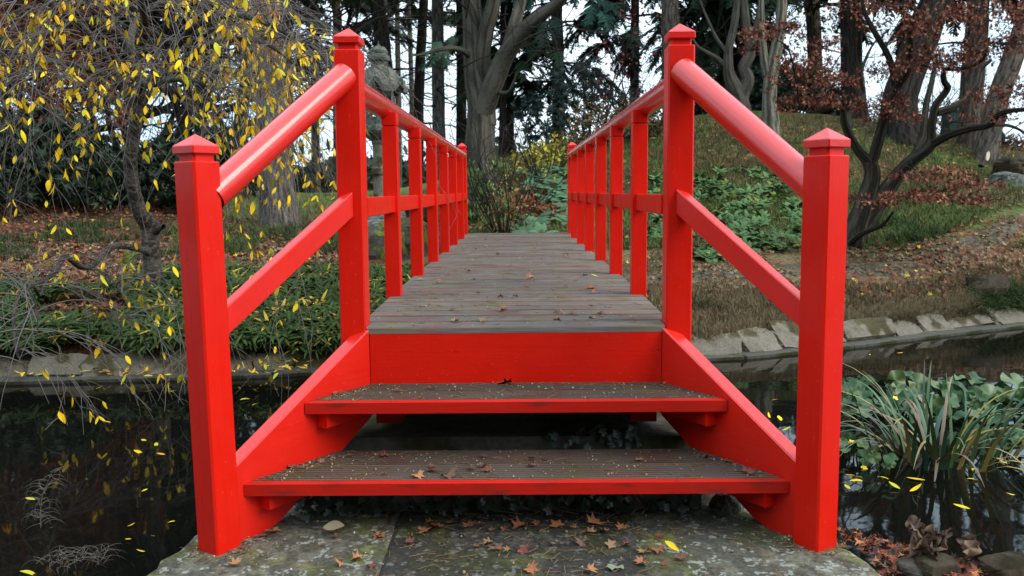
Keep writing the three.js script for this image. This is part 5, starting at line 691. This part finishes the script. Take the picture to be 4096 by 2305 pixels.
M.petal = new THREE.MeshPhysicalMaterial({ color: C(0.85, 0.60, 0.01), roughness: 0.45, side: THREE.DoubleSide }); M.stem = new THREE.MeshPhysicalMaterial({ specularIntensity: 0.25, color: C(0.06, 0.09, 0.03), roughness: 0.8 });
function marigold(label, u, v, n, R, s, flowers, seed) { // round leaves on stalks, open yellow flowers
  const c = onY(u, v, WATER), t = thing('marsh_marigold', label, 'plant', V3(c.x, WATER, c.z)), rnd = rng(seed); const st = new GB();
  for (let i = 0; i < n; i++) { const a = rnd() * TAU, q = Math.sqrt(rnd()) * R, h = 0.05 + 0.20 * rnd() * s * 6, x = Math.cos(a) * q, z = Math.sin(a) * q; const m = mesh('leaf', BIG[Math.floor(rnd() * 3)], M.wet[Math.floor(rnd() * 3)], t), l = s * (0.55 + 0.7 * rnd()); m.position.set(x, h, z); m.rotation.set(0.35 + (rnd() - 0.35) * 1.5, rnd() * TAU, (rnd() - 0.5) * 1.2, 'XYZ'); m.scale.set(l, l, l); st.tube(curve([V3(x * 0.4, -0.05, z * 0.4), V3(x * 0.8, h * 0.6, z * 0.8), V3(x, h, z)], 6), radii([0.005, 0.003], 6), 5); }
  for (let i = 0; i < flowers.length; i++) { const p = onY(flowers[i][0], flowers[i][1], WATER + flowers[i][2]); const f = mesh('flower', mergeGeometries([0, 1, 2, 3, 4].map((k) => lance(0.42, -0.2, 0.15, 3).scale(0.021, 0.021, 0.021).rotateX(1.2).rotateY(k * TAU / 5))), M.petal, t); f.position.set(p.x - c.x, flowers[i][2], p.z - c.z); f.rotation.set(0.7, 0.3, 0); st.tube(curve([V3(p.x - c.x + 0.02, -0.03, p.z - c.z), V3(p.x - c.x, flowers[i][2], p.z - c.z)], 4), radii([0.003, 0.002], 4), 5); }
  mesh('stalks', st.geo(), M.stem, t); }
marigold('large round-leaved marigold mass behind the iris blades', 3640, 1640, 64, 0.55, 0.084, [[3582, 1592, 0.16]], 31);
marigold('round-leaved marigold patch at the right edge behind the iris', 4010, 1640, 40, 0.42, 0.088, [], 32);
marigold('small marigold with one open yellow flower beside the right post', 3405, 1835, 9, 0.10, 0.04, [[3408, 1768, 0.10]], 33);
marigold('tiny low marigold with a yellow bud in front of the iris', 3540, 1885, 6, 0.13, 0.05, [[3458, 1868, 0.012]], 34);
marigold('tall marigold leaves drooping right of the iris foot', 3975, 1800, 9, 0.16, 0.06, [], 35);
{ // rocks and dried plants on the near bank
  boulder('speckled grey rock at the bottom right corner of the bank', 3745, 2296, 2.85, [0.075, 0.045, 0.06], M.darkRock, 21, 0.3); boulder('mossy brown rock in the bottom right bank', 3660, 2290, 2.86, [0.06, 0.035, 0.05], M.mossy, 22, 0.8); boulder('grey rock cut by the frame at the bottom right edge', 4030, 2305, 2.82, [0.10, 0.045, 0.07], M.darkRock, 23, 0.1);
  boulder('rough grey rock in the dark below the right end of the lowest step', 2900, 2045, 3.35, [0.06, 0.10, 0.06], M.granite, 24, 0.5, 0.5);
  const rnd = rng(717); M.dead = [[0.13, 0.075, 0.045], [0.17, 0.10, 0.06], [0.09, 0.055, 0.035]].map((c) => new THREE.MeshPhysicalMaterial({ color: C(...c), roughness: 0.8, side: THREE.DoubleSide }));
  [[3640, 2215, 0.16], [3740, 2225, 0.13], [3800, 2200, 0.17], [3900, 2200, 0.20], [3990, 2215, 0.16], [4060, 2190, 0.22], [3860, 2255, 0.12], [3700, 2260, 0.10]].forEach(([u, v, h], i) => { const p = onY(u, v, -0.03), t = thing('withered_plant', ['withered brown leaf stalk nearest the right post', 'short withered stalk in the middle of the near bank', 'withered leaf stalk leaning over the water', 'tall withered stalk with hanging crumpled leaves', 'withered stalk among red leaves on the bank', 'tallest withered stalk at the right edge of the frame', 'low crumpled brown plant near the bottom edge', 'small crumpled brown plant beside the mossy rock'][i], 'plant', V3(p.x, ground(p.x, p.z) - 0.01, p.z)); const gb = new GB(), tip = V3((rnd() - 0.5) * 0.08, h, (rnd() - 0.5) * 0.05); gb.tube(curve([V3(0, 0, 0), V3(tip.x * 0.2, h * 0.6, 0), tip], 8), radii([0.005, 0.003], 8), 5); mesh('stem', gb.geo(), M.twig, t); for (let k = 0; k < 6; k++) { const m = mesh('leaf', BIG[k % 3], M.dead[k % 3], t); m.position.set(tip.x * (k / 6) + (rnd() - 0.5) * 0.05, h * (0.35 + 0.6 * k / 6), (rnd() - 0.5) * 0.05); m.rotation.set(1.2 + rnd(), rnd() * TAU, rnd() * 2); m.scale.set(0.035, 0.09, 0.05).multiplyScalar(0.6 + 0.6 * rnd()); } });
  const mats = [], cols = []; for (let i = 0; i < 1700; i++) { const x = 1.3 + 1.5 * rnd(), z = zNear(x) + 0.03 + 0.75 * rnd(); const k = 0.6 + 0.8 * rnd(), c = [[0.30, 0.08, 0.04], [0.20, 0.06, 0.035], [0.34, 0.14, 0.05], [0.13, 0.07, 0.045]][Math.floor(rnd() * 4)]; mats.push(MX(V3(x, ground(x, z) + 0.008 + 0.02 * rnd(), z), EU((rnd() - 0.5) * 1.2, rnd() * TAU, (rnd() - 0.5) * 1.2), V3(0.028, 0.028, 0.028).multiplyScalar(0.6 + 0.7 * rnd()))); cols.push(C(c[0] * k, c[1] * k, c[2] * k)); }
  instanced('leaf_litter', mapleLeaf[1], M.mapleBrown, mats, cols, scene, 'damp red-brown leaves heaped on the near bank at bottom right', 'leaf litter');
}
{ // curled pale seed heads rising out of the water at lower left
  const mk = (label, u, v, h, n, lean, spread, seed) => { const c = onY(u, v, WATER), t = thing('dry_plume', label, 'plant', V3(c.x, WATER, c.z)), rnd = rng(seed), gb = new GB(), stem = curve([V3(0, -0.05, 0), V3(lean * 0.2, h * 0.5, 0), V3(lean, h, 0.02)], 12); const s2 = new GB(); s2.tube(stem, radii([0.003, 0.0012], 12), 5); mesh('stem', s2.geo(), M.twig, t);
    for (let i = 0; i < n; i++) { const p = stem[Math.floor(rnd() * 12.9)].clone().add(V3((rnd() - 0.5) * spread, 0, (rnd() - 0.5) * spread * 0.6)); let a = rnd() * TAU, d = V3(Math.cos(a), 0.4, Math.sin(a)).normalize(); const pts = [p.clone()], w = (rnd() - 0.5) * 1.4; for (let k = 0; k < 9; k++) { a += w * 0.45; d.set(Math.cos(a) * 0.8, 0.55 - k * 0.17, Math.sin(a) * 0.6).normalize(); pts.push(pts[k].clone().addScaledVector(d, 0.010 + 0.006 * rnd())); } gb.tube(pts, pts.map((_, k) => 0.0011 * (1 - k / 11)), 3); } const m = mesh('curls', gb.geo(), M.plume, t); m.userData.kind = 'stuff'; };
  M.plume = new THREE.MeshPhysicalMaterial({ specularIntensity: 0.25, color: C(0.19, 0.165, 0.13), roughness: 0.8 });
  mk('tall curled pale seed plume rising from the water at left', 160, 2110, 0.28, 60, 0.09, 0.03, 1); mk('wide tangle of pale curled plumes at the lower left', 240, 2260, 0.05, 50, 0.08, 0.2, 2); mk('brownish curled plume tuft right of the pale tangle', 390, 2260, 0.07, 26, 0.03, 0.06, 3);
}
// ================= FALLEN LEAVES AND SMALL LITTER =================
const FL = [0, 1, 2, 3, 4, 5].map((i) => lobed(i % 3 === 0 ? 5 : 7, 0.50, 0.7 + 0.5 * (i % 3), 40 + i, 5.0));
M.fall = [[0.34, 0.115, 0.04], [0.27, 0.085, 0.035], [0.40, 0.17, 0.06], [0.21, 0.05, 0.03], [0.28, 0.15, 0.075], [0.14, 0.065, 0.04]].map((c) => new THREE.MeshPhysicalMaterial({ color: C(...c), roughness: 0.75, side: THREE.DoubleSide, bumpMap: M.concrete.bumpMap, bumpScale: 0.004 }));
{
  const rnd = rng(818); const drop = (label, group, list, y, size, name = 'maple_leaf', geos = FL, mts = M.fall) => { const protos = [], vs = list.map((q) => q[1]), v0 = Math.min(...vs), v1 = Math.max(...vs); const where = (u, v) => { const q = u / 4096, c = group.includes('floating') || group.includes('edging') ? [] : null; const side = q < 0.3 ? 'towards the left post' : q < 0.42 ? 'left of the middle' : q < 0.52 ? 'near the middle' : q < 0.63 ? 'right of the middle' : 'towards the right post', far = (v - v0) / (v1 - v0 + 1); const row = far < 0.34 ? 'farthest back' : far < 0.67 ? 'halfway back' : 'close to the viewer'; if (!c) return ', ' + side + ', ' + row; const q2 = u < 300 ? 'far left' : u < 600 ? 'left' : u < 900 ? 'beside the left post' : u < 1300 ? 'between left posts' : u < 3300 ? 'between right posts' : u < 3600 ? 'just right of the post' : u < 3850 ? 'below the iris' : 'at the right edge'; return ', ' + q2 + ', ' + row; }; const TONE = mts === M.fall ? ['orange-brown', 'rusty brown', 'pale orange', 'dark red', 'dull tan', 'dark brown'] : ['yellow', 'bright yellow', 'orange-yellow', 'greenish yellow', 'dull tan']; list.forEach(([u, v, s = 1], i) => { const yy = typeof y === 'function' ? y : () => y; let p = onY(u, v, yy(0)); if (typeof y === 'function') { for (let k = 0; k < 4; k++) p = onY(u, v, yy(p.z)); } const key = Math.floor(rnd() * geos.length) + 10 * Math.floor(rnd() * mts.length); let o; const src = protos[key]; if (src) { o = src.clone(); o.name = numbered(name); scene.add(o); } else { o = mesh(name, geos[key % 10], mts[Math.floor(key / 10)], scene); protos[key] = o; } tag(o, TONE[Math.floor(key / 10)] + ' ' + label + where(u, v), 'leaf', group); o.position.set(p.x, p.y + 0.004 + 0.004 * rnd(), p.z); o.rotation.set((rnd() - 0.5) * 0.5, rnd() * TAU, (rnd() - 0.5) * 0.5); const l = size * s * (0.7 + 0.5 * rnd()); o.scale.set(l, l, l); }); };
  const slab = [[1045, 2105, 1.5], [1090, 2130, 1.2], [1058, 2148], [1745, 2118, 1.4], [1720, 2095, 1.2], [1875, 2110, 1.1], [1800, 2100], [1640, 2175, .8], [1955, 2178, 1.2], [1985, 2200, 1], [2040, 2205, 1.1], [2090, 2205, .9], [1905, 2190, .7], [2225, 2180, .9], [2330, 2175, 1.2], [2380, 2100, 1.7], [2420, 2130, 1.3], [2360, 2135, 1], [2450, 2185, 1.3], [2510, 2185, 1], [2490, 2120, 1], [2580, 2210, 1.3], [2630, 2205, 1.2], [2570, 2255, 1.3], [2665, 2262, 1], [2355, 2285, 1], [2120, 2280, 1.1], [1480, 2268, 1.1], [1425, 2240, 1], [1365, 2258, .9], [1340, 2150, .9], [1510, 2150, .8], [1520, 2145, .7], [2020, 2115, 1], [2080, 2110, 1.1], [2150, 2100, 1], [2230, 2110, 1], [2290, 2115, .9], [1690, 2130, 1], [1560, 2060, .9], [2470, 2050, .9], [2240, 2075, .8], [1970, 2125, .9], [945, 2262, .8], [2650, 2150, 1], [2720, 2235, .8]];
  drop('maple leaf on the stone slab', 'maple leaves on the stone slab', slab, 0.002, 0.039);
  drop('maple leaf on the lowest tread', 'maple leaves on the lowest tread', [[1535, 1830, .9], [1395, 1828, .7], [1735, 1885, 1], [1788, 1906, 1.3], [1725, 1870, .7], [1890, 1880, .9], [1945, 1885, 1.1], [1935, 1868, .8], [2120, 1843, 1.1], [2130, 1868, .8], [1540, 1900, .7], [1670, 1905, .9], [1165, 1870, 1], [2560, 1845, .8], [2905, 1850, .9], [2990, 1895, 1], [2820, 1835, .7], [1290, 1850, .7], [1932, 1830, .8]], 0.226, 0.036);
  drop('maple leaf on the upper tread', 'maple leaves on the upper tread', [[1350, 1574, 1], [1592, 1566, .9], [1728, 1556, 1], [2035, 1534, 1.4], [2010, 1536, 1], [2650, 1538, .9]], 0.481, 0.036);
  const dk = []; for (let i = 0; i < 60; i++) { const u0 = 1980 + (rnd() - 0.5) * 900, v = 950 + 340 * Math.pow(rnd(), 1.1); const half = 200 + (v - 933) * 1.05; if (Math.abs(u0 - 2068) > half * 0.9) continue; dk.push([u0, v, 0.8 + 0.6 * rnd()]); }
  drop('curled leaf on the deck', 'brown leaves on the deck', dk, (z) => deckY(z) + 0.002, 0.027);
  const YL = leafY.map((g) => g.clone().rotateX(-Math.PI / 2)); drop('narrow leaf on the deck', 'yellow leaves on the deck', [[1828, 989], [1900, 1014], [2270, 1018], [2390, 1109], [1668, 1119], [1890, 1095], [2150, 995]], (z) => deckY(z) + 0.003, 0.06, 'yellow_leaf', YL, M.yellow);
  drop('leaf floating on the water', 'yellow leaves floating right of the bridge', [[3115, 1667, 1.3], [3080, 1675], [3130, 1725], [3140, 1762], [3420, 1905, 1.2], [3450, 1915], [3520, 1912], [3640, 1970, 1.5], [3600, 1960, 1.3], [3890, 1885], [3960, 1825], [4020, 1845], [4040, 1860], [3870, 1920], [3700, 1925, 1.2], [3880, 2040], [3400, 1960], [3450, 1930], [4060, 1985], [3815, 1830], [3115, 1600, .8], [3590, 1415], [3480, 1300 + 120, .8]], WATER + 0.004, 0.066, 'yellow_leaf', YL, M.yellow);
  drop('leaf floating on the water', 'yellow leaves floating left of the bridge', [[565, 1762], [625, 1773], [535, 1805, 1.2], [660, 1822], [345, 1920, .9], [140, 2005, 1.1], [590, 1960, .7], [80, 2290, 1.5], [510, 2110, .6], [700, 2090, .5], [960, 1603, 1.2], [1030, 1617], [1090, 1538, 1.4], [1035, 1570], [380, 1560], [250, 1580], [560, 1620], [420, 1690, .6], [770, 1600], [680, 1570], [500, 2160, .5], [620, 2150, .5], [580, 2210, .5], [660, 2300, .8]], WATER + 0.004, 0.066, 'yellow_leaf', YL, M.yellow);
  const onSt = []; for (let i = 0; i < 46; i++) onSt.push([930 + 300 * rnd(), 1438 + 58 * rnd(), 0.8 + 0.5 * rnd()]); for (let i = 0; i < 50; i++) onSt.push([60 + 640 * rnd(), 1455 + 60 * rnd(), 0.8 + 0.5 * rnd()]);
  drop('leaf on the edging stones', 'yellow leaves on the left edging stones', onSt, (z) => WATER + 0.13 - (z + 3.7) * 0.1, 0.07, 'yellow_leaf', YL, M.yellow.concat(M.fall[4]));
  const pale = mesh('curled_leaf', lance(0.35, 0.25, 0.3, 6).rotateX(-1.5), new THREE.MeshPhysicalMaterial({ color: C(0.24, 0.20, 0.12), roughness: 0.8, side: THREE.DoubleSide }), scene); { const p = onY(1355, 2128, 0.012); pale.position.set(p.x - 0.06, 0.03, p.z); pale.rotation.set(0.1, 1.45, 0.3); pale.scale.setScalar(0.085); tag(pale, 'large pale curled leaf on the slab under the lowest step', 'leaf'); }
  const yel = mesh('yellow_leaf', YL[1], M.yellow[0], scene); { const p = onY(2660, 2185, 0.01); yel.position.set(p.x, 0.03, p.z); yel.rotation.set(0.6, 0.9, 0.2); yel.scale.setScalar(0.06); tag(yel, 'single yellow leaf on the slab near the right stringer', 'leaf'); }
  const gre = mesh('lichen_leaf', BIG[0], new THREE.MeshPhysicalMaterial({ color: C(0.17, 0.19, 0.11), roughness: 0.9, side: THREE.DoubleSide }), scene); { const p = onY(2460, 2272, 0.008); gre.position.set(p.x, 0.008, p.z); gre.scale.set(0.035, 0.03, 0.018); tag(gre, 'pale green leaf lying flat on the slab at the bottom', 'leaf'); }
}
{ // seeds, pine needles, chips: one uncountable scatter on each surface
  const rnd = rng(919); const chip = rock(1, 0.7, 1, 3, 0.2, 0.3, 0); const needle = bar(V3(-0.5, 0, 0), V3(0.5, 0.02, 0), 0.03, 0.03, 0.008); const mC = new THREE.MeshPhysicalMaterial({ specularIntensity: 0.25, roughness: 0.8 });
  const sc = (label, nC, nN, place) => { const m1 = [], c1 = [], m2 = [], c2 = []; for (let i = 0; i < nC; i++) { const p = place(rnd); const k = 0.6 + 0.7 * rnd(), w = rnd(); m1.push(MX(p, EU(rnd() * 3, rnd() * 6, rnd() * 3), 0.0018 + 0.0036 * rnd() * rnd())); c1.push(w < 0.35 ? C(0.34 * k, 0.31 * k, 0.25 * k) : w < 0.6 ? C(0.32 * k, 0.22 * k, 0.08 * k) : C(0.20 * k, 0.15 * k, 0.10 * k)); } for (let i = 0; i < nN; i++) { const p = place(rnd); const k = 0.6 + 0.7 * rnd(), L = 0.03 + 0.04 * rnd(); m2.push(MX(p, EU((rnd() - 0.5) * 0.15, rnd() * 6.3, (rnd() - 0.5) * 0.2), V3(L, 0.06, 0.06))); c2.push(C(0.19 * k, 0.11 * k, 0.05 * k)); } instanced('seed_litter', chip, mC, m1, c1, scene, 'tiny pale seeds and chips ' + label, 'litter'); instanced('pine_needles', needle, mC, m2, c2, scene, 'fine brown pine needles ' + label, 'litter'); };
  sc('on the lowest tread', 260, 170, (r) => { const z = 0.18 + 0.36 * r(), h = 0.64 + 0.70 * z; const x = r() < 0.25 ? Math.sign(r() - 0.5) * h * (0.9 + 0.09 * r()) : (r() * 2 - 1) * h; return V3(x, 0.2265, z); });
  sc('on the upper tread', 170, 110, (r) => { const z = -0.01 + 0.30 * r(), h = 0.63 + 0.70 * z; const x = r() < 0.25 ? Math.sign(r() - 0.5) * h * (0.9 + 0.09 * r()) : (r() * 2 - 1) * h; return V3(x, 0.481, z); });
  sc('on the bridge deck', 210, 330, (r) => { const z = -7.2 * r() * r() - 0.02; return V3((r() * 2 - 1) * 0.65, deckY(z) + 0.002, z); });
  sc('around the feet of the two near posts', 130, 130, (r) => { const s = r() < 0.5 ? -1 : 1, a = r() * TAU, q = 0.085 + 0.05 * r() * r(); return V3(s * 1.125 + Math.cos(a) * q, 0.004, 0.64 + Math.sin(a) * q); });
  sc('on the stone slab', 220, 430, (r) => { const z = 0.3 + 0.75 * r(); return V3((r() * 2 - 1) * 1.15 + 0.05, 0.004, z); });
}
{ // ivy in the shade of the steps
  const rnd = rng(1001), t = thing('ivy', 'dark green ivy trailing over the concrete blocks beneath the steps', 'ivy', V3(0, 0, 0)); const G = [lobed(3, 0.6, 0.5, 60, 4.4), lobed(5, 0.62, 0.6, 61, 4.8)]; const mm = [[0.012, 0.028, 0.014], [0.017, 0.034, 0.015], [0.010, 0.023, 0.014]].map((c) => new THREE.MeshPhysicalMaterial({ color: C(...c), roughness: 0.4, side: THREE.DoubleSide })); const gb = new GB();
  const leafAt = (x, y, z, s, tilt) => { const m = mesh('leaf', G[rnd() < 0.5 ? 0 : 1], mm[Math.floor(rnd() * 3)], t); m.position.set(x, y, z); m.rotation.set(tilt + (rnd() - 0.5) * 0.8, (rnd() - 0.5) * 3, (rnd() - 0.5) * 0.8); m.scale.setScalar(s * (0.7 + 0.6 * rnd())); };
  for (let i = 0; i < 90; i++) { const x = -0.85 + 1.6 * rnd(); leafAt(x, 0.015 + 0.10 * rnd() * rnd(), 0.30 + 0.06 * rnd(), 0.026, 1.1); } for (let i = 0; i < 55; i++) leafAt(-0.92 + 0.3 * rnd(), 0.01 + 0.12 * rnd(), 0.28 + 0.14 * rnd(), 0.027, 0.9); for (let i = 0; i < 60; i++) leafAt(0.12 + 0.35 * rnd(), 0.05 + 0.16 * rnd(), 0.30 + 0.04 * rnd(), 0.026, 1.2); for (let i = 0; i < 40; i++) leafAt(0.15 + 0.4 * rnd(), 0.20 + 0.09 * rnd(), 0.06 + 0.04 * rnd(), 0.025, 1.1);
  for (let i = 0; i < 16; i++) { const x = -0.8 + 1.6 * rnd(); gb.tube(curve([V3(x, 0.2, 0.295), V3(x + 0.05 * (rnd() - 0.5), 0.1, 0.30), V3(x + 0.2 * (rnd() - 0.5), 0.03, 0.31), V3(x + 0.3 * (rnd() - 0.5), 0.01, 0.36)], 10), radii([0.003, 0.0015], 10), 5); } mesh('stems', gb.geo(), M.twig, t);
}
renderer.render(scene, camera);
